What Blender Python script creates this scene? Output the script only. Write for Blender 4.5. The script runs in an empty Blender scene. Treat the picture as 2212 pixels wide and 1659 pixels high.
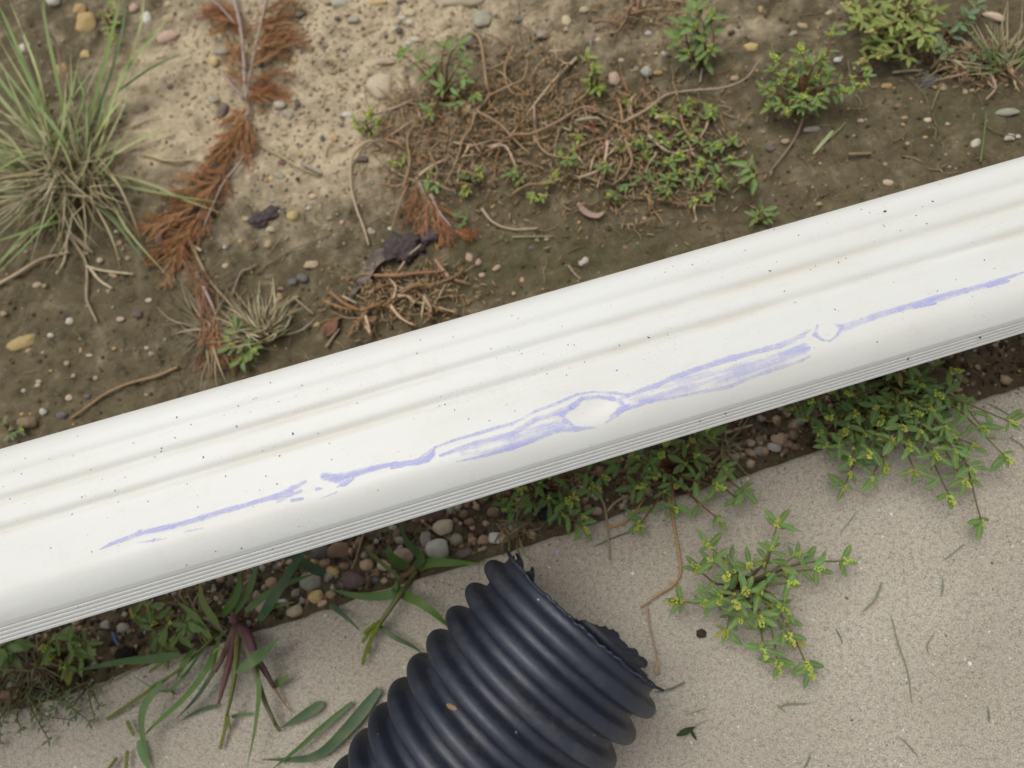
import bpy, math, random
import numpy as np
from mathutils import Vector, Matrix

random.seed(7)
SC = bpy.context.scene
COL = SC.collection

# ------------------------------------------------------------------ camera, sky, sun, exposure
FPX, CX, CY = 1533.6, 1106.0, 829.5            # focal length and centre in pixels of a 2212 x 1659 picture
H = 1 / math.sqrt(4 + .277 ** 2 + .541 ** 2)   # lens height above the soil, metres
_n = np.array([.277, .541, 2.0]) * H
_Z = -_n
_X = np.array([1., 0, 0]) - _Z[0] * _Z
_X /= np.linalg.norm(_X)
_Y = np.cross(_Z, _X)
RW = np.array([_X, _Y, _Z])
CAMPOS = np.array([0, 0, H])
cam = bpy.data.cameras.new('camera')
cam.sensor_width = 36
cam.lens = 36 * FPX / 2212
cam.clip_start, cam.clip_end = .01, 200
cam.dof.use_dof = True
cam.dof.focus_distance = .352
cam.dof.aperture_fstop = 6.6
camo = bpy.data.objects.new('camera', cam)
COL.objects.link(camo)
M4 = Matrix.Identity(4)
for i in range(3):
    M4[i][0], M4[i][1], M4[i][2], M4[i][3] = RW[i][0], -RW[i][1], -RW[i][2], CAMPOS[i]
camo.matrix_world = M4
SC.camera = camo

SUN_DIR = Vector((-.26, .24, 1.0)).normalized()     # towards the sun
world = bpy.data.worlds.new('World')
SC.world = world
world.use_nodes = True
nt = world.node_tree
nt.nodes.clear()
sky = nt.nodes.new('ShaderNodeTexSky')
sky.sky_type = 'NISHITA'
sky.sun_disc = False
sky.sun_elevation = math.asin(SUN_DIR.z)
sky.sun_rotation = math.atan2(SUN_DIR.x, SUN_DIR.y)
sky.air_density, sky.dust_density, sky.ozone_density = 1.0, 4.0, 1.0
hs = nt.nodes.new('ShaderNodeHueSaturation')        # overcast: the blue is washed out
hs.inputs['Saturation'].default_value = .14
bg = nt.nodes.new('ShaderNodeBackground')
bg.inputs['Strength'].default_value = .132
wo = nt.nodes.new('ShaderNodeOutputWorld')
nt.links.new(sky.outputs[0], hs.inputs['Color'])
nt.links.new(hs.outputs[0], bg.inputs['Color'])
nt.links.new(bg.outputs[0], wo.inputs['Surface'])
sl = bpy.data.lights.new('sun', 'SUN')
sl.energy, sl.angle, sl.color = 1.35, math.radians(42), (1, .965, .91)
so = bpy.data.objects.new('sun', sl)
so.rotation_euler = SUN_DIR.to_track_quat('Z', 'Y').to_euler()
so.location = (0, 0, 3)
COL.objects.link(so)
SC.view_settings.view_transform = 'Standard'
SC.view_settings.look = 'None'
SC.view_settings.exposure = 0.06
SC.view_settings.gamma = 1
SC.view_settings.use_curve_mapping = False


# ------------------------------------------------------------------ numbers: noise, pixel to place
def _hash(ix, iy, seed):
    h = (ix.astype(np.int64) * 374761393 + iy.astype(np.int64) * 668265263 + seed * 974634777) & 0xffffffff
    h = ((h ^ (h >> 13)) * 1274126177) & 0xffffffff
    return ((h ^ (h >> 16)) & 0xffff) / 65535.0


def vnoise(x, y, seed=0):
    x, y = np.asarray(x, float), np.asarray(y, float)
    ix, iy = np.floor(x), np.floor(y)
    fx, fy = x - ix, y - iy
    fx, fy = fx * fx * (3 - 2 * fx), fy * fy * (3 - 2 * fy)
    a, b = _hash(ix, iy, seed), _hash(ix + 1, iy, seed)
    c, d = _hash(ix, iy + 1, seed), _hash(ix + 1, iy + 1, seed)
    return (a + (b - a) * fx) * (1 - fy) + (c + (d - c) * fx) * fy


def fbm(x, y, seed=0, octs=4):
    s, a, t = 0, 1, 0
    for o in range(octs):
        s = s + a * vnoise(x * 2 ** o, y * 2 ** o, seed + o)
        t += a
        a *= .5
    return s / t


def sstep(a, b, x):
    t = np.clip((np.asarray(x, float) - a) / (b - a), 0, 1)
    return t * t * (3 - 2 * t)


def ray(px, py):
    return RW @ np.array([(px - CX) / FPX, (py - CY) / FPX, 1.0])


def at(px, py, z=0.0):
    r = ray(px, py)
    return CAMPOS + r * ((z - H) / r[2])


TOPZ = .009                                      # top of the concrete
E0, E1 = at(200, 1472, TOPZ), at(2196, 834, TOPZ)
ED = (E1 - E0)[:2] / np.linalg.norm((E1 - E0)[:2])
EN = np.array([ED[1], -ED[0]])                   # from the soil towards the concrete
if (at(1800, 1500)[:2] - E0[:2]) @ EN < 0:
    EN = -EN


def sd(x, y):
    return (x - E0[0]) * EN[0] + (y - E0[1]) * EN[1]


def soil_h(x, y):
    d = sd(x, y)
    z = (fbm(x * 14, y * 14, 3, 3) - .5) * .012 + (fbm(x * 60, y * 60, 11, 3) - .5) * .0060 + (vnoise(x * 310, y * 310, 5) - .5) * .0016
    lump = sstep(.58, .85, vnoise(x * 130, y * 130, 21)) * .0024 + (vnoise(x * 210, y * 210, 8) - .5) * .0012
    return z + lump - .004 * sstep(-.10, -.03, d) - .05 * sstep(.004, .02, d)


def ground(x, y):
    return TOPZ if sd(x, y) > 0 else float(soil_h(np.array(x), np.array(y)))


def G(px, py, lift=0.0):
    """the place on the ground seen at a pixel"""
    p = at(px, py, 0)
    for _ in range(3):
        p = at(px, py, ground(p[0], p[1]) + lift)
    return Vector(p)


def D(px, py, z):
    return Vector(at(px, py, z))


def dist_at(p):
    return float((RW.T @ (np.array(p) - CAMPOS))[2])


def mm(px, p):
    """size in metres of px pixels at place p"""
    return px / FPX * dist_at(p)


# ------------------------------------------------------------------ objects
def link(o, parent=None):
    COL.objects.link(o)
    if parent is not None:
        o.parent = parent
    return o


def tag(o, label=None, cat=None, group=None, kind=None):
    if label: o['label'] = label
    if cat: o['category'] = cat
    if group: o['group'] = group
    if kind: o['kind'] = kind
    return o


def empty(name, loc, label, cat, group=None):
    o = bpy.data.objects.new(name, None)
    o.empty_display_size = .01
    o.location = loc
    link(o)
    return tag(o, label, cat, group)


class MB:
    def __init__(self, origin=(0, 0, 0)):
        self.v, self.f, self.o = [], [], Vector(origin)

    def tube(self, pts, rad, sides=5, cap=True):
        pts = [Vector(p) for p in pts]
        n = len(pts)
        if not hasattr(rad, '__len__'): rad = [rad] * n
        b = len(self.v)
        ref = Vector((0, 0, 1))
        for i, p in enumerate(pts):
            t = (pts[min(i + 1, n - 1)] - pts[max(i - 1, 0)])
            t = t.normalized() if t.length > 1e-9 else Vector((1, 0, 0))
            u = t.cross(ref)
            if u.length < 1e-3: u = t.cross(Vector((1, 0, 0)))
            u.normalize()
            w = t.cross(u)
            for k in range(sides):
                a = 2 * math.pi * k / sides
                self.v.append(p + (u * math.cos(a) + w * math.sin(a)) * rad[i] - self.o)
        for i in range(n - 1):
            for k in range(sides):
                k2 = (k + 1) % sides
                self.f.append((b + i * sides + k, b + i * sides + k2, b + (i + 1) * sides + k2, b + (i + 1) * sides + k))
        if cap:
            self.f.append(tuple(b + k for k in range(sides))[::-1])
            self.f.append(tuple(b + (n - 1) * sides + k for k in range(sides)))

    def ribbon(self, pts, wid, twist=0.0, fold=.22):
        pts = [Vector(p) for p in pts]
        n = len(pts)
        b = len(self.v)
        for i, p in enumerate(pts):
            t = (pts[min(i + 1, n - 1)] - pts[max(i - 1, 0)])
            t = t.normalized() if t.length > 1e-9 else Vector((1, 0, 0))
            u = t.cross(Vector((0, 0, 1)))
            if u.length < 1e-3: u = Vector((1, 0, 0))
            u.normalize()
            w = u.cross(t)
            a = twist * i / n
            u, w = u * math.cos(a) + w * math.sin(a), w * math.cos(a) - u * math.sin(a)
            h = wid[i] / 2
            self.v += [p + u * h + w * fold * h - self.o, p - self.o, p - u * h + w * fold * h - self.o]
        for i in range(n - 1):
            q = b + 3 * i
            self.f += [(q, q + 1, q + 4, q + 3), (q + 1, q + 2, q + 5, q + 4)]

    def add(self, verts, faces, mat=None):
        b = len(self.v)
        for p in verts:
            p = Vector(p)
            self.v.append((mat @ p if mat else p) - self.o)
        self.f += [tuple(b + i for i in f) for f in faces]

    def mesh(self, name, mat, smooth=True):
        me = bpy.data.meshes.new(name)
        me.from_pydata([tuple(p) for p in self.v], [], self.f)
        if mat: me.materials.append(mat)
        if smooth: me.polygons.foreach_set('use_smooth', [True] * len(me.polygons))
        me.update()
        return me

    def build(self, name, mat, parent=None, smooth=True):
        o = bpy.data.objects.new(name, self.mesh(name, mat, smooth))
        return link(o, parent)


def spline(pts, n):
    pts = [Vector(p) for p in pts]
    if len(pts) == 2: return [pts[0].lerp(pts[1], i / (n - 1)) for i in range(n)]
    P = [pts[0] * 2 - pts[1]] + pts + [pts[-1] * 2 - pts[-2]]
    out = []
    m = len(pts) - 1
    for i in range(n):
        s = i / (n - 1) * m
        k = min(int(s), m - 1)
        t = s - k
        a, b, c, d = P[k], P[k + 1], P[k + 2], P[k + 3]
        out.append(.5 * ((2 * b) + (c - a) * t + (2 * a - 5 * b + 4 * c - d) * t * t + (3 * b - a - 3 * c + d) * t ** 3))
    return out


def ico(sub=1):
    import bmesh
    bm = bmesh.new()
    bmesh.ops.create_icosphere(bm, subdivisions=sub, radius=1)
    v = [tuple(x.co) for x in bm.verts]
    f = [tuple(y.index for y in x.verts) for x in bm.faces]
    bm.free()
    return v, f


def grid_mesh(name, V, nx, ny, mat, smooth=True):
    """V is (nx*ny, 3), x running slowest"""
    me = bpy.data.meshes.new(name)
    i, j = np.meshgrid(np.arange(nx - 1), np.arange(ny - 1), indexing='ij')
    a = (i * ny + j).ravel()
    F = np.stack([a, a + ny, a + ny + 1, a + 1], 1)
    return raw_mesh(me, V, F, mat, smooth)


def raw_mesh(me, V, F, mat, smooth=True):
    me.vertices.add(len(V))
    me.vertices.foreach_set('co', np.asarray(V, np.float32).ravel())
    me.loops.add(F.size)
    me.loops.foreach_set('vertex_index', F.ravel().astype(np.int32))
    me.polygons.add(len(F))
    me.polygons.foreach_set('loop_start', (np.arange(len(F)) * 4).astype(np.int32))
    me.polygons.foreach_set('use_smooth', np.full(len(F), smooth))
    me.update(calc_edges=True)
    me.validate()
    if mat: me.materials.append(mat)
    return me


def attr(me, name, arr):
    a = me.attributes.new(name, 'FLOAT', 'POINT')
    a.data.foreach_set('value', np.asarray(arr, np.float32).ravel())


# ------------------------------------------------------------------ materials
class NT:
    def __init__(self, name):
        self.m = bpy.data.materials.new(name)
        self.m.use_nodes = True
        self.t = self.m.node_tree
        self.t.nodes.clear()

    def n(self, kind, **kw):
        nd = self.t.nodes.new('ShaderNode' + kind)
        for k, v in kw.items():
            if k.startswith('i_'):
                nd.inputs[k[2:].replace('_', ' ')].default_value = v
            else:
                setattr(nd, k, v)
        return nd

    def l(self, a, b):
        self.t.links.new(a, b)

    def mix(self, fac, a, b, mode='MIX'):
        nd = self.t.nodes.new('ShaderNodeMix')
        nd.data_type = 'RGBA'
        nd.blend_type = mode
        for s, v in ((nd.inputs[0], fac), (nd.inputs[6], a), (nd.inputs[7], b)):
            if isinstance(v, bpy.types.NodeSocket): self.l(v, s)
            elif isinstance(v, (int, float)): s.default_value = v
            else: s.default_value = (*v, 1)
        return nd.outputs[2]

    def noise(self, scale, detail=3, rough=.6, vec=None, out=0):
        nd = self.n('TexNoise')
        nd.inputs['Scale'].default_value = scale
        nd.inputs['Detail'].default_value = detail
        nd.inputs['Roughness'].default_value = rough
        if vec is not None: self.l(vec, nd.inputs['Vector'])
        return nd.outputs[out]

    def ramp(self, val, lo, hi, a=0., b=1.):
        nd = self.n('MapRange')
        nd.inputs[1].default_value, nd.inputs[2].default_value = lo, hi
        nd.inputs[3].default_value, nd.inputs[4].default_value = a, b
        self.l(val, nd.inputs[0])
        return nd.outputs[0]

    def math(self, op, a, b):
        nd = self.n('Math', operation=op)
        for s, v in ((nd.inputs[0], a), (nd.inputs[1], b)):
            if isinstance(v, bpy.types.NodeSocket): self.l(v, s)
            else: s.default_value = v
        return nd.outputs[0]

    def coord(self, kind='Object'):
        return self.n('TexCoord').outputs[kind]

    def mapped(self, scale, kind='Object'):
        mp = self.n('Mapping')
        mp.inputs['Scale'].default_value = scale
        self.l(self.coord(kind), mp.inputs['Vector'])
        return mp.outputs[0]

    def finish(self, color, rough=.8, bump=None, bstr=.3, bdist=.001, spec=.3, transl=0, alpha=None):
        p = self.n('BsdfPrincipled')
        for k, v in (('Base Color', color), ('Roughness', rough)):
            s = p.inputs[k]
            if isinstance(v, bpy.types.NodeSocket): self.l(v, s)
            elif isinstance(v, tuple): s.default_value = (*v, 1)
            else: s.default_value = v
        p.inputs['Specular IOR Level'].default_value = spec
        if bump is not None:
            b = self.n('Bump')
            b.inputs['Strength'].default_value = bstr
            b.inputs['Distance'].default_value = bdist
            self.l(bump, b.inputs['Height'])
            self.l(b.outputs[0], p.inputs['Normal'])
        if alpha is not None: self.l(alpha, p.inputs['Alpha'])
        out = self.n('OutputMaterial')
        sh = p.outputs[0]
        if transl:
            tr = self.n('BsdfTranslucent')
            if isinstance(color, bpy.types.NodeSocket): self.l(color, tr.inputs[0])
            else: tr.inputs[0].default_value = (*color, 1)
            mx = self.n('MixShader')
            mx.inputs[0].default_value = transl
            self.l(sh, mx.inputs[1])
            self.l(tr.outputs[0], mx.inputs[2])
            sh = mx.outputs[0]
        self.l(sh, out.inputs[0])
        return self.m


def m_soil():
    k = NT('soil')
    c = k.coord('Object')
    dry = k.n('Attribute', attribute_name='dry').outputs['Fac']
    moss = k.n('Attribute', attribute_name='moss').outputs['Fac']
    n1, n2, n3 = k.noise(45, 5, .65, c), k.noise(260, 4, .7, c), k.noise(900, 2, .6, c)
    damp = k.mix(k.ramp(n1, .35, .65), (.086, .068, .038), (.148, .121, .072))
    sand = k.mix(k.ramp(n1, .3, .7), (.37, .30, .195), (.56, .46, .31))
    fac = k.ramp(k.math('ADD', dry, k.ramp(n1, .3, .7, -.28, .28)), .12, .92)
    col = k.mix(fac, damp, sand)
    col = k.mix(k.ramp(n2, .40, .75, 0, .38), col, (.06, .047, .027), 'MIX')
    col = k.mix(k.ramp(n3, .55, .75, 0, .35), col, (.42, .35, .25))
    ms = k.ramp(k.math('MULTIPLY', moss, k.ramp(k.noise(80, 4, .7, c), .35, .65)), .1, .8, 0, .6)
    col = k.mix(ms, col, (.060, .062, .024))
    h = k.math('ADD', k.math('MULTIPLY', n2, .8), k.math('MULTIPLY', n3, .5))
    return k.finish(col, .95, h, .9, .0016, .15)


def m_concrete():
    k = NT('concrete')
    c = k.coord('Object')
    n1, n2, n3 = k.noise(9, 4, .6, c), k.noise(340, 4, .75, c), k.noise(1100, 2, .6, c)
    n4 = k.noise(2300, 2, .6, c)
    col = k.mix(k.ramp(n1, .3, .7), (.36, .320, .255), (.445, .405, .33))
    col = k.mix(k.ramp(n2, .36, .52, .55, 0), col, (.17, .14, .105))
    col = k.mix(k.ramp(n3, .34, .48, .6, 0), col, (.12, .10, .08))
    col = k.mix(k.ramp(n3, .55, .68, 0, .55), col, (.62, .57, .49))
    col = k.mix(k.ramp(n4, .58, .70, 0, .45), col, (.14, .12, .095))
    col = k.mix(k.ramp(k.noise(3.2, 5, .65, c), .45, .72, 0, .28), col, (.20, .175, .135))
    wob = k.mix(.0028, c, k.noise(240, 3, .7, c, 1))
    for sc, rad, frac in ((190, .24, .92), (330, .30, .88)):
        vo = k.n('TexVoronoi')
        vo.inputs['Scale'].default_value = sc
        k.l(wob, vo.inputs['Vector'])
        sep = k.n('SeparateColor')
        k.l(vo.outputs['Color'], sep.inputs[0])
        rare = k.ramp(sep.outputs[0], frac, frac + .01)
        dot = k.math('MULTIPLY', rare, k.ramp(k.math('ADD', vo.outputs['Distance'], k.ramp(sep.outputs[2], 0, 1, 0, rad * .7)), rad, rad * .6, 0, .85))
        tone = k.mix(k.ramp(sep.outputs[1], .60, .62), (.72, .68, .61), (.06, .052, .045))
        col = k.mix(dot, col, tone)
    h = k.math('ADD', k.math('MULTIPLY', n2, 1.), k.math('MULTIPLY', n3, .6))
    return k.finish(col, .9, h, .7, .0009, .2)


def m_white():
    k = NT('white_enamel')
    c = k.coord('Object')
    groove = k.n('Attribute', attribute_name='groove').outputs['Fac']
    st = k.mapped((9, 60, 60))
    stain = k.math('MULTIPLY', groove, k.ramp(k.noise(1.0, 5, .65, st), .36, .62))
    col = k.mix(k.math('MULTIPLY', stain, .62), (.655, .66, .635), (.50, .45, .325))
    col = k.mix(k.ramp(k.noise(16, 4, .6, c), .45, .75, 0, .35), col, (.63, .62, .565))
    col = k.mix(k.ramp(k.noise(1, 5, .7, k.mapped((4, 26, 26))), .42, .72, 0, .42), col, (.56, .545, .47))
    col = k.mix(k.ramp(k.noise(70, 5, .75, c), .56, .78, 0, .35), col, (.55, .50, .40))
    sp = k.noise(1900, 2, .5, c)
    zone = k.ramp(k.noise(38, 3, .6, c), .45, .65)
    col = k.mix(k.math('MULTIPLY', zone, k.ramp(sp, .60, .74, 0, .7)), col, (.27, .24, .18))
    vo = k.n('TexVoronoi')
    vo.inputs['Scale'].default_value = 260
    k.l(c, vo.inputs['Vector'])
    sep = k.n('SeparateColor')
    k.l(vo.outputs['Color'], sep.inputs[0])
    dot = k.math('MULTIPLY', k.ramp(sep.outputs[0], .990, .994), k.ramp(k.math('ADD', vo.outputs['Distance'], k.ramp(sep.outputs[1], 0, 1, 0, .08)), .13, .06))
    col = k.mix(k.math('MULTIPLY', dot, .6), col, (.12, .11, .09))
    return k.finish(col, .42, k.noise(500, 3, .6, c), .06, .0004, .35)


def m_scuff():
    k = NT('lavender_primer')
    lav = k.n('Attribute', attribute_name='lav').outputs['Fac']
    streak = k.noise(1.0, 4, .65, k.mapped((40, 800, 800)))
    blot = k.noise(420, 3, .7, k.coord('Object'))
    v = k.math('ADD', k.math('MULTIPLY', streak, .95), k.math('MULTIPLY', blot, .55))
    v = k.math('SUBTRACT', v, .25)
    thr = k.math('SUBTRACT', k.math('ADD', lav, v), 1.0)
    alpha = k.ramp(thr, -.22, .55, 0, .70)
    col = k.mix(k.ramp(streak, .35, .65), (.37, .38, .80), (.50, .51, .81))
    return k.finish(col, .6, streak, .15, .0003, .25, alpha=alpha)


def m_obj(name, rough=.7, spot=.35, scale=300, spec=.3, transl=0, bstr=.4, dark=.5):
    """base colour from the object's own colour, broken up by noise"""
    k = NT(name)
    oi = k.n('ObjectInfo')
    c = k.n('NewGeometry').outputs['Position']
    n1 = k.noise(scale, 4, .7, c)
    d = k.mix(1.0, oi.outputs['Color'], (dark, dark, dark), 'MULTIPLY')
    col = k.mix(k.ramp(n1, .3, .7, spot, 0), oi.outputs['Color'], d)
    lt = k.mix(.35, oi.outputs['Color'], (.7, .66, .58))
    col = k.mix(k.ramp(n1, .58, .8, 0, spot), col, lt)
    return k.finish(col, rough, n1, bstr, .0008, spec, transl)


def m_leaf():
    k = NT('leaf')
    oi = k.n('ObjectInfo')
    c = k.coord('Object')
    sep = k.n('SeparateXYZ')
    k.l(c, sep.inputs[0])
    ay = k.math('ABSOLUTE', sep.outputs[1], 0)
    rib = k.ramp(ay, .012, .032, .55, 0)
    wv = k.n('TexWave')
    wv.inputs['Scale'].default_value = 3.0
    wv.inputs['Distortion'].default_value = 2.5
    k.l(c, wv.inputs['Vector'])
    base = k.mix(k.ramp(oi.outputs['Random'], 0, 1, 0, .5), oi.outputs['Color'], (.16, .19, .045))
    base = k.mix(k.ramp(k.noise(9, 3, .6, c), .35, .7, 0, .35), base, (.065, .125, .055))
    col = k.mix(rib, base, (.27, .33, .14))
    return k.finish(col, .55, wv.outputs[0], .12, .0008, .25, .22)


def m_blade():
    k = NT('grass_blade')
    oi = k.n('ObjectInfo')
    n = k.noise(70, 3, .6, k.n('NewGeometry').outputs['Position'])
    col = k.mix(k.ramp(n, .4, .7, 0, .4), oi.outputs['Color'], (.22, .24, .08))
    col = k.mix(k.ramp(oi.outputs['Random'], 0, 1, 0, .25), col, (.08, .14, .055))
    return k.finish(col, .5, None, spec=.35, transl=.28)


def m_pipe():
    k = NT('black_polyethylene')
    c = k.coord('Object')
    n = k.noise(300, 4, .7, c)
    n2 = k.noise(14, 4, .6, c)
    col = k.mix(k.ramp(n2, .4, .7), (.012, .016, .029), (.019, .025, .043))
    scr = k.noise(820, 5, .75, c)
    zone = k.ramp(k.noise(22, 2, .5, c), .50, .66)
    crest = k.n('Attribute', attribute_name='crest').outputs['Fac']
    col = k.mix(k.math('MULTIPLY', k.math('MULTIPLY', zone, crest), k.ramp(scr, .56, .70, 0, .55)), col, (.30, .31, .33))
    vo = k.n('TexVoronoi')
    vo.inputs['Scale'].default_value = 140
    k.l(c, vo.inputs['Vector'])
    sep = k.n('SeparateColor')
    k.l(vo.outputs['Color'], sep.inputs[0])
    dot = k.math('MULTIPLY', k.ramp(sep.outputs[0], .93, .95), k.ramp(vo.outputs['Distance'], .12, .07))
    col = k.mix(k.math('MULTIPLY', dot, .7), col, (.4, .38, .34))
    col = k.mix(k.math('MULTIPLY', k.ramp(k.noise(34, 5, .7, c), .45, .7, 0, .22), k.ramp(n, .3, .6)), col, (.16, .15, .135))
    rough = k.ramp(n, .3, .7, .44, .60)
    return k.finish(col, rough, n, .12, .0004, .6)


MAT = dict(soil=m_soil(), concrete=m_concrete(), white=m_white(), scuff=m_scuff(), pipe=m_pipe(), leaf=m_leaf(), blade=m_blade(),
           stone=m_obj('stone', .75, .45, 260, .3), twig=m_obj('dry_stem', .85, .5, 500, .2), stem=m_obj('weed_stem', .55, .3, 200, .3, .1),
           flower=m_obj('flower_buds', .6, .35, 700, .2, .15), cedar=m_obj('dead_cedar', .8, .30, 400, .2, .1), bark=m_obj('rotten_bark', .9, .7, 300, .2, 0, .9))

# ------------------------------------------------------------------ setting: soil, concrete
def axis(lo, hi, step, far):
    c = list(np.arange(lo, hi, step))
    g, x, out = step, hi, []
    while x < far:
        out.append(x)
        g *= 1.25
        x += g
    out.append(far)
    g, x, lo_ = step, lo, []
    while x > -far:
        g *= 1.25
        x -= g
        lo_.append(max(x, -far))
    return np.array(lo_[::-1] + c + out)


xs, ys = axis(-.60, .36, .0021, 6), axis(-.16, .56, .0021, 6)
XX, YY = np.meshgrid(xs, ys, indexing='ij')
ZZ = soil_h(XX, YY)
me = grid_mesh('soil', np.stack([XX.ravel(), YY.ravel(), ZZ.ravel()], 1), len(xs), len(ys), MAT['soil'])


def blob(px, py, rx, ry):
    c = at(px, py)
    ex, ey = np.linalg.norm(at(px + rx, py) - c), np.linalg.norm(at(px, py + ry) - c)
    return np.exp(-(((XX - c[0]) / ex) ** 2 + ((YY - c[1]) / ey) ** 2))


dry = np.clip(1.15 * blob(720, 90, 230, 240) + .95 * blob(390, 190, 170, 170) + .55 * blob(700, 320, 170, 90) + .5 * blob(1000, 10, 220, 90)
              + .25 * blob(1350, 60, 300, 80) + .3 * blob(500, -160, 600, 200) + .28 * blob(330, 290, 240, 130) + .3 * blob(620, 430, 230, 110) + .22 * blob(1500, 40, 400, 120), 0, 1)
moss = np.clip(blob(1250, 560, 330, 70) + .8 * blob(2080, 260, 160, 90) + .7 * blob(1080, 560, 120, 60) + .8 * blob(100, 1450, 200, 90), 0, 1)
attr(me, 'dry', dry)
attr(me, 'moss', moss)
tag(link(bpy.data.objects.new('soil', me)), kind='structure')

# the slab: fine grid near the camera edge, softly worn arris, a real step down
us = np.concatenate([[-6, -3, -1.5], np.arange(-.9, 1.0, .006), [1.5, 3, 6]])
prof = [(.0015, -.11), (.0015, -.02), (.0012, -.006), (.0016, -.0026), (.003, -.0008), (.006, 0), (.02, 0), (.08, 0), (.3, 0), (1, 0), (3, 0), (6, 0)]
V = []
for u in us:
    wob = (fbm(u * 25, 3., 9, 3) - .5) * .004 + (vnoise(u * 160, 8., 2) - .5) * .0014
    for d, z in prof:
        w = wob * (1 if d < .01 else 0)
        q = E0[:2] + ED * u + EN * (d + w)
        V.append((q[0], q[1], TOPZ + z + (0 if d > .01 else (vnoise(u * 90, d * 500, 4) - .5) * .0008)))
me = grid_mesh('concrete_pavement', np.array(V), len(us), len(prof), MAT['concrete'])
tag(link(bpy.data.objects.new('concrete_pavement', me)), kind='structure')

# ------------------------------------------------------------------ white downspout
DL, DR = np.array([-.27670263, -.01909685, .17162387]), np.array([.20528087, .12353469, .12118865])
DA = (DR - DL) / np.linalg.norm(DR - DL)
DW = np.array([-.28268806, .95914902, .01098286])
DN = np.cross(DA, DW)
DMAT = Matrix(((DA[0], DW[0], DN[0], DL[0]), (DA[1], DW[1], DN[1], DL[1]), (DA[2], DW[2], DN[2], DL[2]), (0, 0, 0, 1)))
WF, WS = .083, .060


def face_uv(px, py):
    r = ray(px, py)
    t = ((DL - CAMPOS) @ DN) / (r @ DN)
    q = CAMPOS + r * t - DL
    return q @ DA, q @ DW


GRO = [.80, .66, .487]


def face_z(w):
    f = w / WF
    z = 0 * w
    for g, a in zip(GRO, (.00042, .00078, .00082)):
        z = z - a * np.exp(-((f - g) / .026) ** 2) + a * .4 * np.exp(-((f - g - .06) / .04) ** 2)
    z = z - .0062 * np.clip(1 - w / .0135, 0, 1) ** 1.9
    z = z - .0065 * np.clip(1 - (WF - w) / .0105, 0, 1) ** 2.0
    return z


sx = np.concatenate([[-.7, -.4, -.2, -.1], np.arange(-.03, .545, .0012), [.6, .7, .85, 1.0]])
wf = np.concatenate([np.linspace(0, .014, 22), np.linspace(.0148, .076, 70), np.linspace(.0766, WF, 12)])
pr = [(w, face_z(np.array(w)), 1.) for w in wf]                       # crease to far edge
side = [(-.0004, -.0066)]                                             # ribbed side: four fine grooves, outward slant added to catch light, then tucked under
for k in range(1, 61):
    t = k / 60
    g = sum(math.exp(-((t - c) / .022) ** 2) for c in (.25, .45, .65, .84))
    side.append((-.0004 - .0069 * t + .00045 * g, -.0066 - .0095 * t - .00045 * g))
side += [(-.0070, -.0168), (-.0055, -.0172), (0, -.019), (.0016, -.024), (.0016, -WS + .002)]
near = [(w, v, 0.) for w, v in side]
far_ = [(WF + .0002, -.009, 0.), (WF, -.03, 0.), (WF, -WS + .004, 0.), (WF - .004, -WS, 0.), (WF / 2, -WS, 0.), (.003, -WS, 0.)]
ring = near[::-1] + pr + far_
npf = len(ring)
V = []
for s in sx:
    for w, v, fc in ring:
        V.append((s, w, float(v)))
V = np.array(V)
V[:, 1] = np.where(V[:, 1] < 0, V[:, 1] * (1 + .16 * (.25 - V[:, 0]) / .25), V[:, 1])
# slight waviness of thin sheet, and the shallow dent in the scuffed place
du, dw_ = face_uv(1281, 886)
wav = (fbm(V[:, 0] * 14, V[:, 1] * 30, 31, 2) - .5) * .0007
V[:, 2] += wav - .0011 * np.exp(-((V[:, 0] - du) / .011) ** 2 - ((V[:, 1] - dw_) / .006) ** 2) * (V[:, 2] > -.0067)
me = bpy.data.meshes.new('sheet_metal')
nx = len(sx)
i, j = np.meshgrid(np.arange(nx - 1), np.arange(npf), indexing='ij')
a = (i * npf + j).ravel()
b = (i * npf + (j + 1) % npf).ravel()
F = np.stack([a, b, b + npf, a + npf], 1)
raw_mesh(me, V, F, MAT['white'])
f_ = V[:, 1] / WF
gv = sum(wt * np.exp(-((f_ - g) / .030) ** 2) for g, wt in zip(GRO, (.25, .9, 1.))) + .35 * sstep(.30, .16, f_) * sstep(.02, .1, f_)
attr(me, 'groove', np.clip(gv, 0, 1) * (V[:, 2] > -.006))
spout = empty('downspout', DL, 'long white ribbed metal downspout crossing above the soil, scuffed lavender along one edge', 'downspout')
spout.matrix_world = DMAT
link(bpy.data.objects.new('sheet_metal', me), spout)

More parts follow.
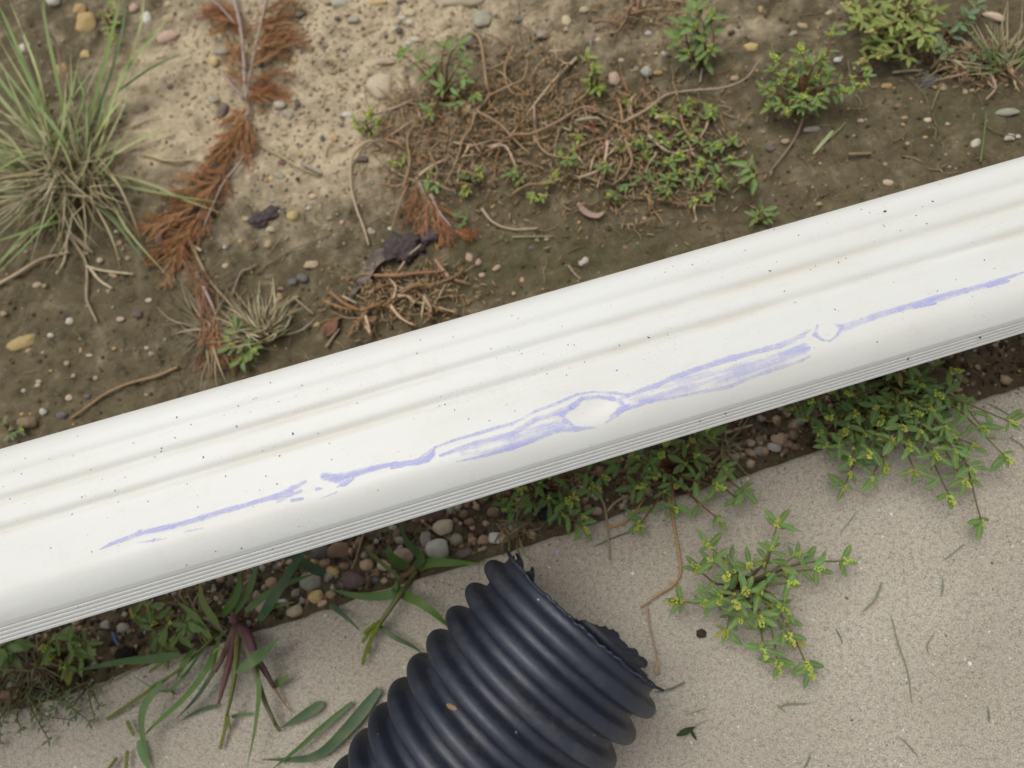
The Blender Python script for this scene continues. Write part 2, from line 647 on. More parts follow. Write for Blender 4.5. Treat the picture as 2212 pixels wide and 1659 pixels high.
# lavender scuffs: ragged thin films on the face; polylines of (x, y, width) in picture pixels, density
SCUFFS = [
    [([(215, 1187, 3), (237, 1177, 8), (300, 1152, 12), (375, 1137, 12), (437, 1119, 12), (550, 1084, 11), (595, 1071, 14), (628, 1056, 14), (660, 1040, 8)], .85),
     ([(295, 1172, 3), (330, 1168, 7), (360, 1162, 3)], .9), ([(630, 1081, 8), (653, 1077, 7)], .95), ([(600, 1080, 12), (650, 1060, 8)], .45), ([(400, 1148, 5), (440, 1140, 3)], .5)],
    [([(684, 1056, 8), (694, 1055, 4)], .9), ([(699, 1029, 16), (728, 1033, 18), (765, 1023, 14), (803, 1012, 12), (853, 1002, 11), (903, 998, 13), (923, 991, 15), (934, 979, 13), (938, 968, 5)], .92),
     ([(728, 1052, 4), (745, 1045, 13), (763, 1034, 6)], .85), ([(692, 1078, 3), (728, 1062, 5)], .5), ([(845, 1011, 6), (870, 1007, 5)], .9)],
    [([(905, 990, 5), (940, 966, 7), (978, 952, 8), (1028, 937, 8), (1078, 922, 9), (1106, 916, 9), (1156, 889, 9), (1206, 871, 9), (1246, 851, 8), (1281, 846, 5), (1331, 849, 8)], .74),
     ([(950, 984, 6), (1028, 957, 13), (1106, 937, 15), (1156, 906, 15), (1206, 890, 17), (1238, 876, 16), (1256, 862, 10), (1293, 856, 9), (1325, 862, 10)], .84),
     ([(985, 997, 3), (1053, 982, 8), (1106, 967, 9), (1150, 951, 9), (1206, 927, 13), (1246, 925, 12), (1290, 922, 4)], .78),
     ([(1000, 978, 20), (1106, 952, 34), (1215, 912, 30)], .46), ([(1256, 862, 9), (1234, 879, 12), (1214, 896, 13), (1222, 908, 12), (1242, 922, 8)], .78), ([(1318, 900, 5), (1338, 884, 12), (1358, 878, 14)], .82), ([(1318, 858, 8), (1340, 868, 14), (1352, 880, 12), (1336, 894, 10), (1308, 912, 4)], .80), ([(1345, 858, 14), (1385, 862, 26), (1420, 850, 26)], .5)],
    [([(1331, 850, 6), (1356, 855, 12), (1418, 833, 12), (1456, 815, 11), (1506, 797, 12), (1581, 774, 14), (1656, 755, 15), (1684, 747, 15), (1734, 724, 14), (1748, 714, 8)], .84),
     ([(1345, 884, 12), (1406, 868, 9), (1481, 853, 8), (1581, 832, 9), (1659, 802, 12), (1734, 778, 9), (1750, 769, 4)], .80),
     ([(1400, 858, 24), (1480, 832, 40), (1600, 800, 44), (1735, 752, 26)], .44), ([(1684, 766, 6), (1749, 751, 6)], .7)],
    [([(1766, 704, 8), (1759, 722, 12), (1774, 734, 8), (1792, 737, 6), (1809, 723, 8), (1818, 706, 12), (1804, 702, 8)], .86),
     ([(1819, 707, 20), (1884, 687, 17), (1946, 668, 16), (2009, 650, 16), (2084, 628, 14), (2159, 606, 12), (2186, 596, 8), (2222, 584, 4)], .82),
     ([(1975, 664, 9), (2021, 656, 6)], .95), ([(2134, 619, 8), (2179, 607, 5)], .92), ([(1782, 722, 3), (1793, 725, 4)], .6)],
]
gs = np.arange(.035, .545, .0007)
gw = np.arange(.006, .052, .00045)
GS, GW = np.meshgrid(gs, gw, indexing='ij')
gz = face_z(GW) + (fbm(GS * 14, GW * 30, 31, 2) - .5) * .0007 - .0011 * np.exp(-((GS - du) / .011) ** 2 - ((GW - dw_) / .006) ** 2) + .00022
fields = []
for lines in SCUFFS:
    lav = np.zeros_like(GS)
    for pts, dens in lines:
        q = [(*face_uv(x, y), wd / FPX * .358 * .5) for x, y, wd in pts]
        for (ax, ay, ar), (bx, by, br) in zip(q[:-1], q[1:]):
            L2 = (bx - ax) ** 2 + (by - ay) ** 2
            t = np.clip(((GS - ax) * (bx - ax) + (GW - ay) * (by - ay)) / L2, 0, 1)
            dd = np.hypot(GS - ax - t * (bx - ax), GW - ay - t * (by - ay))
            r = ar + t * (br - ar)
            e = np.clip(1.45 - dd / r * 1.0, 0, 1) ** .9 * (dens * 1.12 if dens < .6 else dens * .80)
            lav = np.maximum(lav, e) + .25 * np.minimum(lav, e)
    fields.append(lav)
fields = np.array(fields)
owner = fields.argmax(0)
total = fields.max(0)
total = np.where(total > .02, np.clip(total + (fbm(GS * 38, GW * 330, 61, 3) - .5) * .80 * sstep(.02, .3, total), .0, 1), 0)
for gi in range(len(SCUFFS)):
    cell = np.maximum.reduce([total[:-1, :-1], total[1:, :-1], total[:-1, 1:], total[1:, 1:]]) > .02
    ii, jj = np.nonzero(cell & (owner[:-1, :-1] == gi))
    ny = len(gw)
    base_ = ii * ny + jj
    F = np.stack([base_, base_ + ny, base_ + ny + 1, base_ + 1], 1)
    used, inv = np.unique(F.ravel(), return_inverse=True)
    P = np.stack([GS.ravel(), GW.ravel(), gz.ravel()], 1)[used]
    me = bpy.data.meshes.new('paint_scuff')
    raw_mesh(me, P, inv.reshape(F.shape), MAT['scuff'])
    attr(me, 'lav', total.ravel()[used])
    link(bpy.data.objects.new('paint_scuff', me), spout)

# dirt specks and stuck crumbs
SPK = [(633, 937, 4), (1122, 757, 2.4), (1127, 764, 2.4), (1240, 745, 2), (1402, 729, 3), (1578, 881, 3), (1911, 457, 5), (1677, 489, 2.4), (2126, 562, 3), (1897, 737, 2.4), (1984, 761, 4), (2142, 710, 4), (249, 1060, 3), (55, 990, 1.6),
       (105, 991, 1.6), (166, 942, 2), (347, 975, 2), (961, 873, 2.4), (1012, 905, 2.4), (815, 1058, 2), (863, 1104, 2.4), (638, 1136, 2), (572, 1186, 2), (1391, 777, 2), (1106, 682, 2), (1133, 700, 2), (1263, 781, 2), (1625, 680, 2), (1460, 661, 2),
       (2036, 391, 2), (1860, 390, 2), (1930, 610, 2), (511, 1183, 3), (457, 1190, 2), (390, 1220, 2), (300, 1263, 2), (141, 1328, 3), (1520, 894, 3), (1277, 955, 2), (1950, 676, 2)]
mb = MB()
iv, if_ = ico(1)
rs = random.Random(3)
for x, y, r in SPK:
    s, w = face_uv(x, y)
    rr = r / FPX * .36 * .55
    z = float(face_z(np.array(max(w, 0)))) + rr * .3
    if w < 0: w, z = -.0030, -.0100
    m = Matrix.Translation((s, w, z)) @ Matrix.Rotation(rs.uniform(0, 6), 4, 'Z') @ Matrix.Diagonal((rr * rs.uniform(1, 1.8), rr * rs.uniform(.5, 1), rr * .7, 1))
    mb.add(iv, if_, m)
for _ in range(170):
    s, w = rs.uniform(0, .52), rs.uniform(.012, .078)
    rr = rs.uniform(.0001, .00024)
    mb.add(iv, if_, Matrix.Translation((s, w, float(face_z(np.array(w))) + rr * .5)) @ Matrix.Rotation(rs.uniform(0, 6), 4, 'Z') @ Matrix.Diagonal((rr * rs.uniform(1, 3.5), rr, rr, 1)))
o = mb.build('dirt_specks', MAT['bark'], spout)
o.color = (.10, .09, .07, 1)
tag(o, kind='stuff')

# ------------------------------------------------------------------ black corrugated pipe
PR = .0585
PZ = TOPZ + PR
pa, pb = D(1226, 1371, PZ), D(1100, 1527, PZ)
PA = (pb - pa).normalized()                       # from the mouth down the pipe
PU = Vector((0, 0, 1))
PS = PA.cross(PU).normalized()
if PS.x < 0: PS = -PS                             # PS: towards the right-hand side of the picture
PITCH = (pb - pa).length / 3
NA = 220
th = np.linspace(0, 2 * np.pi, NA, endpoint=False)     # 0 = top, growing towards PS (right)
rp = np.random.RandomState(5)


def cut(t):
    """how far the torn edge stands out past the crest of the first ring, metres"""
    d = np.degrees(t) % 360
    k = [(0, 12), (70, 12), (95, 10.5), (110, 10), (125, 12), (135, 14), (150, 15), (162, 14), (175, 10), (186, 4), (198, -2), (212, -3), (222, 4), (230, 12), (238, 8), (246, 12), (254, 11), (262, 9.5), (272, 12), (360, 12)]
    return np.interp(d, [a for a, _ in k], [b for _, b in k]) * .001


def ringp(d):
    c = math.cos(2 * math.pi * d / PITCH) - .10
    return .5 + .5 * math.copysign(min(1, abs(c)) ** .42, c)


jag = (rp.rand(NA) - .5) * .0014 + (rp.rand(NA) > .9) * rp.rand(NA) * .0016
ct = cut(th) + jag + (fbm(th * 9, th * 0 + 2., 5, 3) - .5) * .007 * np.clip(-np.cos(th) + .3, 0, 1)
steps = np.concatenate([np.linspace(0, 1, 14), 1 + np.arange(1, 18 * 26) / 18.0])
V, CR = [], []
for q, st in enumerate(steps):
    for m in range(NA):
        d = -ct[m] * (1 - st) if st <= 1 else (st - 1) * PITCH
        ph = ringp(d)
        r = PR - .0084 + .0084 * ph
        bend = Vector((0, 0, 0))
        if d > 0: bend = PS * (.42 * d * d)
        p = pa + PA * d + bend + (PU * math.cos(th[m]) + PS * math.sin(th[m])) * r
        V.append(p - pa)
        CR.append(max(0, ph) ** 4 * max(0, math.cos(th[m] - .35)) ** 3)
V = np.array([tuple(p) for p in V])
nq = len(steps)
i, j = np.meshgrid(np.arange(nq - 1), np.arange(NA), indexing='ij')
a, b = (i * NA + j).ravel(), (i * NA + (j + 1) % NA).ravel()
me = bpy.data.meshes.new('corrugated_wall')
raw_mesh(me, V, np.stack([a, b, b + NA, a + NA], 1), MAT['pipe'])
attr(me, 'crest', CR)
pipe = empty('drain_pipe', pa, 'black corrugated plastic drain pipe with a ragged cut mouth lying on the concrete', 'drain pipe')
ow = link(bpy.data.objects.new('corrugated_wall', me), pipe)
sm = ow.modifiers.new('thickness', 'SOLIDIFY')
sm.thickness, sm.offset = .0011, 0
for x0, y0, x1, y1, w in ((1368, 1436, 1400, 1460, .0012), (1222, 1382, 1230, 1376, .0007)):   # shreds of torn plastic
    mb = MB(pa)
    A_, B_ = D(x0, y0, .03), D(x1, y1, .024)
    mb.tube(spline([A_, A_.lerp(B_, .5) + Vector((0, 0, .004)), B_], 7), [w, w * 1.1, w, w * .9, w * .7, w * .5, w * .15], 5)
    mb.build('torn_shred', MAT['pipe'], pipe)

# ------------------------------------------------------------------ shared meshes
STONE_ME = []
for k in range(9):
    v, f = ico(3)
    r_ = np.random.RandomState(100 + k)
    P = np.array(v)
    ax = np.array([1, r_.uniform(.82, 1.0), 1])
    e = r_.uniform(1.7, 3.2)
    nrm = (np.abs(P) ** e).sum(1) ** (1 / e)
    P = P / nrm[:, None]
    for _ in range(7):                              # chipped flats
        d = r_.normal(size=3)
        d /= np.linalg.norm(d)
        h = r_.uniform(.68, .93)
        ex = np.maximum(P @ d - h, 0)
        P -= ex[:, None] * d * .85
    P *= 1 + (fbm(P[:, 0] * 2.2 + 9 * k, P[:, 1] * 2.2 + P[:, 2] * 1.7, k, 3) - .5)[:, None] * .28
    P *= ax
    mb = MB()
    mb.add([tuple(p) for p in P], f)
    STONE_ME.append(mb.mesh('stone', MAT['stone']))
LOW_ME = []
for k in range(4):
    v, f = ico(1)
    r_ = np.random.RandomState(40 + k)
    P = np.array(v) * (1 + r_.uniform(-.2, .2, (len(v), 1)))
    LOW_ME.append(([tuple(p) for p in P], f))


def leaf_mesh(k, wide=.30, teeth=True):
    r_ = random.Random(k)
    mb = MB()
    n = 13
    droop, fold = r_.uniform(.05, .22), r_.uniform(.10, .30)
    wx = r_.uniform(.45, .62)
    V, F = [], []
    for i in range(n):
        t = i / (n - 1)
        w = wide / 2 * (math.sin(math.pi * min(1, t ** (math.log(.5) / math.log(wx))))) ** .8 + .012
        if teeth and 2 < i < n - 1: w *= 1 + (.09 if i % 2 else -.05)
        if t > .97: w = .006
        z = -droop * t * t + .04 * math.sin(t * 5 + k)
        for yy in (-1, -.5, 0, .5, 1):
            V.append((t, yy * w, z + fold * abs(yy) * w + .02 * math.sin(9 * t + 3 * yy + k)))
    for i in range(n - 1):
        for c in range(4):
            a = i * 5 + c
            F.append((a, a + 1, a + 6, a + 5))
    mb.add(V, F)
    return mb.mesh('leaf', MAT['leaf'])


LEAF_ME = [leaf_mesh(k, .25 + .045 * (k % 3)) for k in range(8)]
LEAF_ROUND = [leaf_mesh(20 + k, .52, False) for k in range(3)]
BUD_ME = []
for k in range(5):
    r_ = random.Random(50 + k)
    v, f = ico(1)
    mb = MB()
    for q in range(20):
        t = q / 20
        a, rr = r_.uniform(0, 6.3), .30 * math.sqrt(1 - t * .75)
        m = Matrix.Translation((t * 1.0, math.cos(a) * rr * r_.uniform(.3, 1), math.sin(a) * rr * r_.uniform(.3, 1))) @ Matrix.Scale(r_.uniform(.11, .17) * (1 - .35 * t), 4)
        mb.add(v, f, m)
    BUD_ME.append(mb.mesh('flower_cluster', MAT['flower']))


def orient(d, up=Vector((0, 0, 1))):
    x = Vector(d).normalized()
    y = up.cross(x)
    if y.length < 1e-3: y = Vector((0, 1, 0))
    y.normalize()
    z = x.cross(y)
    return Matrix((x, y, z)).transposed().to_4x4()


def inst(name, me, parent, pos, rot, scale, color):
    o = bpy.data.objects.new(name, me)
    o.color = (*color, 1)
    link(o, parent)
    o.matrix_local = Matrix.Translation(pos) @ rot @ (Matrix.Diagonal((*scale, 1)) if hasattr(scale, '__len__') else Matrix.Scale(scale, 4))
    return o


def jit(c, a=.15, r=random):
    f = 1 + r.uniform(-a, a)
    return tuple(max(0, x * f * (1 + r.uniform(-a, a) * .4)) for x in c)


# ------------------------------------------------------------------ weeds
GREEN, GREEN2, LIME, BLUEG = (.145, .255, .070), (.19, .28, .085), (.31, .36, .09), (.17, .24, .13)
YEL, REDST, GRST = (.44, .50, .10), (.16, .075, .035), (.17, .17, .06)


def weed(label, base, stems, leaf=.013, col=GREEN, cat='weed', name='weed_plant', group=None, buds=.6, seed=0, gap=.011, stemr=.0008, stcol=REDST, me=None, lift=.0, ybud=YEL, budsize=.0066):
    """stems: (x, y, height of the tip) in picture pixels and metres"""
    r = random.Random(seed * 31 + 5)
    B = G(*base)
    root = empty(name, B, label, cat, group)
    me = me or LEAF_ME
    for sx_, sy_, h in stems:
        g0 = G(sx_, sy_)
        T = D(sx_, sy_, g0.z + h)
        b0 = B + Vector((r.uniform(-.003, .003), r.uniform(-.003, .003), 0))
        L = (T - b0).length
        mid = b0.lerp(T, .5) + Vector((r.uniform(-.12, .12) * L, r.uniform(-.12, .12) * L, .10 * L + h * .15))
        mid.z = max(mid.z, ground(mid.x, mid.y) + .003)
        pts = spline([b0 - Vector((0, 0, .002)), mid, T], 12)
        mb = MB(B)
        mb.tube(pts, [stemr * (1.25 - .7 * i / 11) for i in range(12)], 6)
        st = mb.build('stem', MAT['stem'], root)
        st.color = (*jit(stcol, .2, r), 1)
        nn = max(2, int(L / gap))
        for q in range(nn):
            t = (q + .8) / nn
            if t < .30 and L > .03: continue
            k = min(10, int(t * 11))
            p = pts[k].lerp(pts[k + 1], min(1, t * 11 - k))
            d = (pts[k + 1] - pts[k]).normalized()
            for side in ((1, -1) if r.random() < .60 else (r.choice((1, -1)),)):
                az = math.atan2(d.y, d.x) + side * r.uniform(.6, 1.5)
                ld = Vector((math.cos(az), math.sin(az), r.uniform(-.15, .55)))
                sc = leaf * r.uniform(.42, 1.18) * (1.05 - .3 * t)
                end = p + ld.normalized() * sc
                gz_ = ground(end.x, end.y) + .0015
                if end.z < gz_: ld = (Vector((end.x, end.y, gz_)) - p)
                up = Vector((r.uniform(-.35, .35), r.uniform(-.35, .35), 1))
                inst('leaf', r.choice(me), root, p - B, orient(ld, up), sc, jit(col if r.random() < .94 else r.choice(((.36, .34, .08), (.28, .17, .07), (.22, .27, .07))), .22, r))
            if r.random() < buds * .5:
                bd = (d + Vector((r.uniform(-1, 1), r.uniform(-1, 1), .8))).normalized()
                inst('flower_cluster', r.choice(BUD_ME), root, p - B, orient(bd), budsize * r.uniform(.5, .85), jit(ybud, .2, r))
        d = (pts[-1] - pts[-2]).normalized()
        for q in range(r.choice((2, 3, 3))):
            az = math.atan2(d.y, d.x) + (q - 1.3) * 1.25 + r.uniform(-.3, .3)
            ld = Vector((math.cos(az), math.sin(az), r.uniform(.0, .5)))
            inst('leaf', r.choice(me), root, T - B, orient(ld, Vector((r.uniform(-.3, .3), r.uniform(-.3, .3), 1))), leaf * r.uniform(.55, 1.0), jit(col, .22, r))
        if r.random() < buds * 1.2:
            inst('flower_cluster', r.choice(BUD_ME), root, T - B, orient(d + Vector((0, 0, .3))), budsize * r.uniform(.55, 1.35), jit(ybud, .2, r))
    return root


def fan(cx, cy, rx, ry, n, h0, h1, seed):
    r = random.Random(seed)
    out = []
    for k in range(n):
        a, q = k * 2.399 + r.uniform(-.3, .3), math.sqrt((k + .5) / n)
        out.append((cx + rx * q * math.cos(a), cy + ry * q * math.sin(a), r.uniform(h0, h1) * (1.15 - .5 * q)))
    return out


weed('loose green weed between the pale sandstone chunk and the dark purple rock', (955, 215),
     [(905, 130, .018), (870, 118, .014), (960, 100, .022), (990, 95, .02), (1000, 130, .018), (930, 165, .016), (955, 190, .018), (1025, 205, .012), (930, 245, .010), (985, 225, .014), (1000, 170, .016)], .014, GREEN2, seed=1)
weed('upright green weed at the top edge beside a straight pale straw', (1510, 150),
     [(1505, 25, .035), (1500, 60, .03), (1535, 45, .03), (1480, 55, .025), (1520, 90, .025), (1490, 115, .018), (1530, 110, .018), (1465, 85, .02)], .016, GREEN2, seed=2)
weed('dense rounded green weed with yellow buds standing alone on bare soil', (1725, 236),
     fan(1722, 190, 85, 55, 24, .012, .032, 4) + [(1795, 75, .04), (1770, 130, .04), (1732, 115, .035), (1680, 130, .03), (1870, 165, .028), (1845, 185, .025), (1815, 200, .02)], .0105, GREEN2, seed=3, gap=.0085, buds=.8, budsize=.006)
weed('large yellowish bushy weed cut by the top edge, thickest of the upper weeds', (1935, 70),
     fan(1935, 45, 100, 85, 34, .012, .032, 5) + [(1870, 128, .014), (1880, 145, .010), (1905, 115, .016), (2000, 80, .02)], .0125, LIME, seed=4, gap=.0085, buds=.7, ybud=(.48, .45, .16), budsize=.0075)
weed('sparse blue-green weed with small round leaves right of the yellowish bushy weed', (2050, 75),
     [(2070, 55, .012), (2035, 90, .010), (2090, 30, .014), (2110, 10, .014), (2045, 110, .008), (2085, 45, .01), (2020, 70, .012)], .0095, BLUEG, seed=5, buds=.1, me=LEAF_ROUND)
weed('low weed of tiny round grey-green leaves below the dry grass tuft', (2120, 150),
     [(2105, 125, .006), (2135, 120, .006), (2160, 118, .006), (2095, 148, .004), (2140, 142, .005), (2170, 130, .005)], .006, BLUEG, seed=6, buds=.05, me=LEAF_ROUND, gap=.007)
weed('thin yellow-green weed sprout standing above a red fallen leaf', (1283, 195),
     [(1268, 125, .022), (1280, 150, .02), (1290, 165, .014), (1275, 180, .01), (1292, 190, .008)], .010, LIME, seed=7, buds=.8)
weed('small bright sprout with four long leaves on bare soil above the downspout', (1622, 395),
     [(1618, 362, .018), (1628, 380, .014)], .017, GREEN2, seed=8, buds=.3)
weed('small green sprout touching the upper edge of the downspout near picture middle', (1642, 478),
     [(1648, 455, .012), (1635, 470, .008), (1655, 468, .008)], .011, GREEN2, seed=9, buds=.2)
weed('pale yellow-green sprout beside the grey round pebble at the sandy soil edge', (800, 285),
     [(795, 255, .012), (812, 268, .010), (770, 265, .008), (785, 280, .006)], .009, LIME, seed=10, buds=.5)
weed('small green weed growing from the tan dead grass tuft by the downspout', (530, 745),
     [(512, 715, .014), (535, 735, .012), (525, 775, .008), (505, 745, .01), (545, 755, .01)], .014, GREEN2, seed=11, buds=.1)
weed('tiny green sprout beside the bright orange cedar scrap', (993, 478), [(990, 468, .006), (1000, 480, .004)], .007, GREEN, seed=12, buds=0)
weed('tiny pale sprout at the left picture edge above the downspout', (14, 925), [(8, 915, .006), (24, 938, .004), (42, 928, .004)], .008, BLUEG, seed=13, buds=.1)
weed('yellow-green curly leafed weed between the ochre stone and tall grass blades', (243, 45),
     [(238, 12, .012), (250, 30, .01), (235, 60, .01), (245, 75, .008), (228, 40, .008)], .010, LIME, seed=14, buds=.6)
weed('short green weed under the downspout edge left of the maroon stone', (890, 1095), [(870, 1080, .01), (905, 1085, .012)], .011, GREEN, seed=15, buds=.2)

sprout_items = []
SPROUTS = [(1010, 390), (1025, 378), (1000, 410), (1120, 395), (1225, 345), (1215, 330), (1247, 325), (1390, 315), (1385, 345), (1400, 380), (1440, 395), (1430, 415), (1500, 290), (1520, 300), (1545, 305), (1560, 320), (1575, 340), (1535, 345), (1510, 360),
           (1465, 255), (1480, 245), (1500, 235), (1440, 250), (1420, 300), (1445, 305), (1555, 370), (1520, 420), (1470, 385), (1350, 220), (1300, 355), (1250, 290), (1330, 420), (1490, 430), (1520, 260), (1545, 245), (1410, 240), (1550, 400), (1580, 300), (1475, 330),
           (1495, 320), (1525, 325), (1450, 350), (1425, 345), (1505, 390), (1360, 400), (1340, 320), (920, 370), (935, 395), (865, 350), (1105, 370), (1160, 420), (1190, 385)]
for k, (x, y) in enumerate(SPROUTS):
    r = random.Random(900 + k)
    n = r.choice((1, 2, 2, 3))
    sprout_items.append((x, y, weed('tiny', (x, y + 5), [(x + r.uniform(-12, 12), y + r.uniform(-10, 8), r.uniform(.004, .012)) for _ in range(n)], r.uniform(.0065, .010),
         r.choice((GREEN2, LIME, GREEN2, (.12, .15, .05))), name='weed_sprout', group='weed sprouts in the dead tangle', seed=40 + k, buds=.35, gap=.009, stemr=.0006, budsize=.0055)))

# below the downspout
weed('leafy dark green weed in the gravel directly behind the pipe mouth', (1170, 1060),
     [(1060, 1060, .025), (1085, 1085, .02), (1100, 1035, .03), (1130, 1060, .035), (1165, 1045, .035), (1190, 1030, .04), (1185, 1075, .03), (1225, 1080, .03), (1210, 1105, .02), (1255, 1115, .02), (1260, 1140, .018), (1235, 1070, .03),
      (1275, 1050, .03), (1300, 1030, .035), (1150, 1090, .02), (1110, 1095, .018)], .0128, GREEN, seed=20, buds=.65)
weed('spreading green weed over orange cedar litter under the middle of the downspout', (1450, 1010),
     [(1375, 985, .035), (1400, 1010, .03), (1420, 1030, .03), (1370, 1050, .02), (1440, 960, .04), (1500, 930, .045), (1520, 935, .045), (1535, 945, .04), (1480, 1000, .03), (1465, 1040, .02), (1500, 985, .035), (1560, 1010, .03),
      (1590, 1075, .022), (1605, 1060, .02), (1550, 1120, .015), (1440, 1090, .012), (1385, 1130, .012), (1330, 1000, .03), (1395, 1050, .02), (1460, 1095, .015), (1545, 1050, .025), (1430, 985, .035)], .0128, GREEN, seed=21, buds=.65)
weed('biggest sprawling weed, yellow budded, spilling from under the downspout over the concrete', (1900, 830),
     [(1720, 880, .03), (1760, 865, .035), (1840, 850, .04), (1800, 900, .035), (1850, 890, .04), (1905, 905, .04), (1895, 880, .045), (1960, 870, .045), (1975, 890, .045), (2010, 885, .045), (2020, 850, .045), (1990, 830, .045), (2060, 860, .03),
      (2180, 910, .025), (2120, 920, .025), (2170, 985, .02), (2060, 970, .03), (2095, 1010, .02), (2080, 1035, .018), (2020, 980, .03), (1975, 1015, .022), (1965, 960, .03), (1880, 975, .03), (1885, 1030, .02), (1825, 1050, .014), (1790, 960, .025),
      (2120, 1125, .012), (2050, 1070, .02), (1930, 950, .035), (1870, 935, .035), (1830, 925, .03), (1780, 930, .025), (1815, 960, .02), (1950, 920, .04), (1990, 930, .035), (2040, 920, .035), (2100, 960, .02), (1745, 905, .03), (1910, 1000, .02), (1840, 990, .02),
      (1930, 800, .05), (2050, 800, .04), (1960, 790, .05)], .0128, GREEN, seed=22, buds=.75, gap=.0105, stcol=(.14, .11, .04))
weed('bushy weed with yellow buds sprawled out alone on the bare concrete', (1600, 1262),
     [(1530, 1180, .03), (1510, 1230, .03), (1470, 1300, .018), (1530, 1300, .022), (1540, 1215, .035), (1575, 1245, .04), (1620, 1225, .04), (1640, 1280, .035), (1590, 1300, .035), (1680, 1130, .03), (1665, 1190, .03), (1600, 1330, .028), (1570, 1360, .018), (1640, 1330, .028),
      (1690, 1310, .02), (1700, 1260, .025), (1760, 1230, .018), (1820, 1212, .015), (1650, 1400, .018), (1680, 1430, .014), (1745, 1440, .012), (1700, 1370, .018), (1720, 1200, .02), (1560, 1290, .03), (1610, 1280, .04)], .0128, GREEN, seed=23, buds=.8, gap=.0105, stcol=(.14, .12, .04))
weed('green weed with long bright leaves in the dark soil left of the crabgrass base', (330, 1360),
     [(290, 1330, .025), (320, 1310, .03), (365, 1345, .025), (340, 1375, .02), (300, 1350, .02), (385, 1370, .02), (355, 1400, .015), (400, 1345, .02)], .015, GREEN2, seed=24, buds=.25)
weed('weed with narrow leaves and pale buds at the slab edge, lower left', (135, 1425),
     [(100, 1400, .02), (150, 1385, .022), (125, 1380, .02), (165, 1395, .02), (140, 1440, .012), (185, 1390, .018), (115, 1420, .015), (175, 1420, .012)], .015, GREEN2, seed=25, buds=.35)
weed('weed with two broad leaves cut by the left picture edge below the downspout', (5, 1395), [(12, 1395, .02), (20, 1415, .015), (-10, 1400, .02), (25, 1385, .015)], .018, GREEN2, seed=26, buds=.2)

# fine-leaved prostrate weed in the lower left corner
for lab, base, stems in (
    ('fine-leaved prostrate weed trailing thin shoots over the concrete in the lower left corner', (60, 1490),
     [(0, 1605, .006), (45, 1575, .008), (105, 1598, .006), (150, 1555, .008), (195, 1560, .006), (85, 1540, .012), (20, 1540, .012), (140, 1515, .012), (0, 1500, .014), (120, 1480, .016), (30, 1470, .016), (165, 1530, .008), (70, 1515, .012), (5, 1560, .01)]),
    ('wiry little prostrate weed beside the dry straw at the slab edge', (190, 1480),
     [(215, 1525, .008), (165, 1540, .008), (205, 1555, .006), (150, 1500, .01), (240, 1470, .01), (120, 1530, .008)])):
    weed(lab, base, stems, .0055, (.075, .10, .05), seed=len(stems), buds=0, gap=.0048, stemr=.0006, stcol=(.13, .12, .05))

# ------------------------------------------------------------------ grasses
def blade(root, B, ctrl, w, col, twist=0., n=14, name='blade', base_w=.6):
    """ctrl: (x, y, height) in picture pixels / metres above the ground"""
    P = []
    for x, y, h in ctrl:
        g0 = G(x, y)
        P.append(D(x, y, g0.z + h + .001))
    pts = spline(P, n)
    for p in pts:
        p.z = max(p.z, ground(p.x, p.y) + .0008)
    wid = [w * min(1, base_w + 2.5 * i / (n - 1)) * max(.04, (1 - (i / (n - 1)) ** 2.6)) for i in range(n)]
    mb = MB(B)
    mb.ribbon(pts, wid, twist)
    o = mb.build(name, MAT['blade'], root)
    o.color = (*col, 1)
    return o


def gstem(root, B, ctrl, r0, r1, col, name='stem', n=12, mat='stem', bumps=0, seed=0):
    rr = random.Random(seed)
    P = [D(x, y, G(x, y).z + h + r0 * .8) for x, y, h in ctrl]
    pts = spline(P, n)
    rad = [(r0 + (r1 - r0) * i / (n - 1)) * (1 + bumps * rr.uniform(-1, 1)) for i in range(n)]
    mb = MB(B)
    mb.tube(pts, rad, 6)
    o = mb.build(name, MAT[mat], root)
    o.color = (*col, 1)
    return o


def seedhead(root, B, ctrl, col, seed=0):
    rr = random.Random(seed)
    P = [D(x, y, G(x, y).z + h + .001) for x, y, h in ctrl]
    L = sum((b - a).length for a, b in zip(P[:-1], P[1:]))
    n = max(5, int(L / .0016))
    pts = spline(P, n)
    mb = MB(B)
    mb.tube(pts, .0004, 4)
    v, f = ico(1)
    for i, p in enumerate(pts[:-1]):
        d = (pts[i + 1] - p).normalized()
        for s in (-1, 1):
            off = Vector((-d.y, d.x, 0)) * s * .0006
            m = Matrix.Translation(p + off) @ orient(d + Vector((-d.y, d.x, 0)) * s * .35 + Vector((0, 0, .2))) @ Matrix.Diagonal((.0016, .0006, .0006, 1))
            mb.add(v, f, m)
    o = mb.build('seed_head', MAT['stem'], root)
    o.color = (*col, 1)


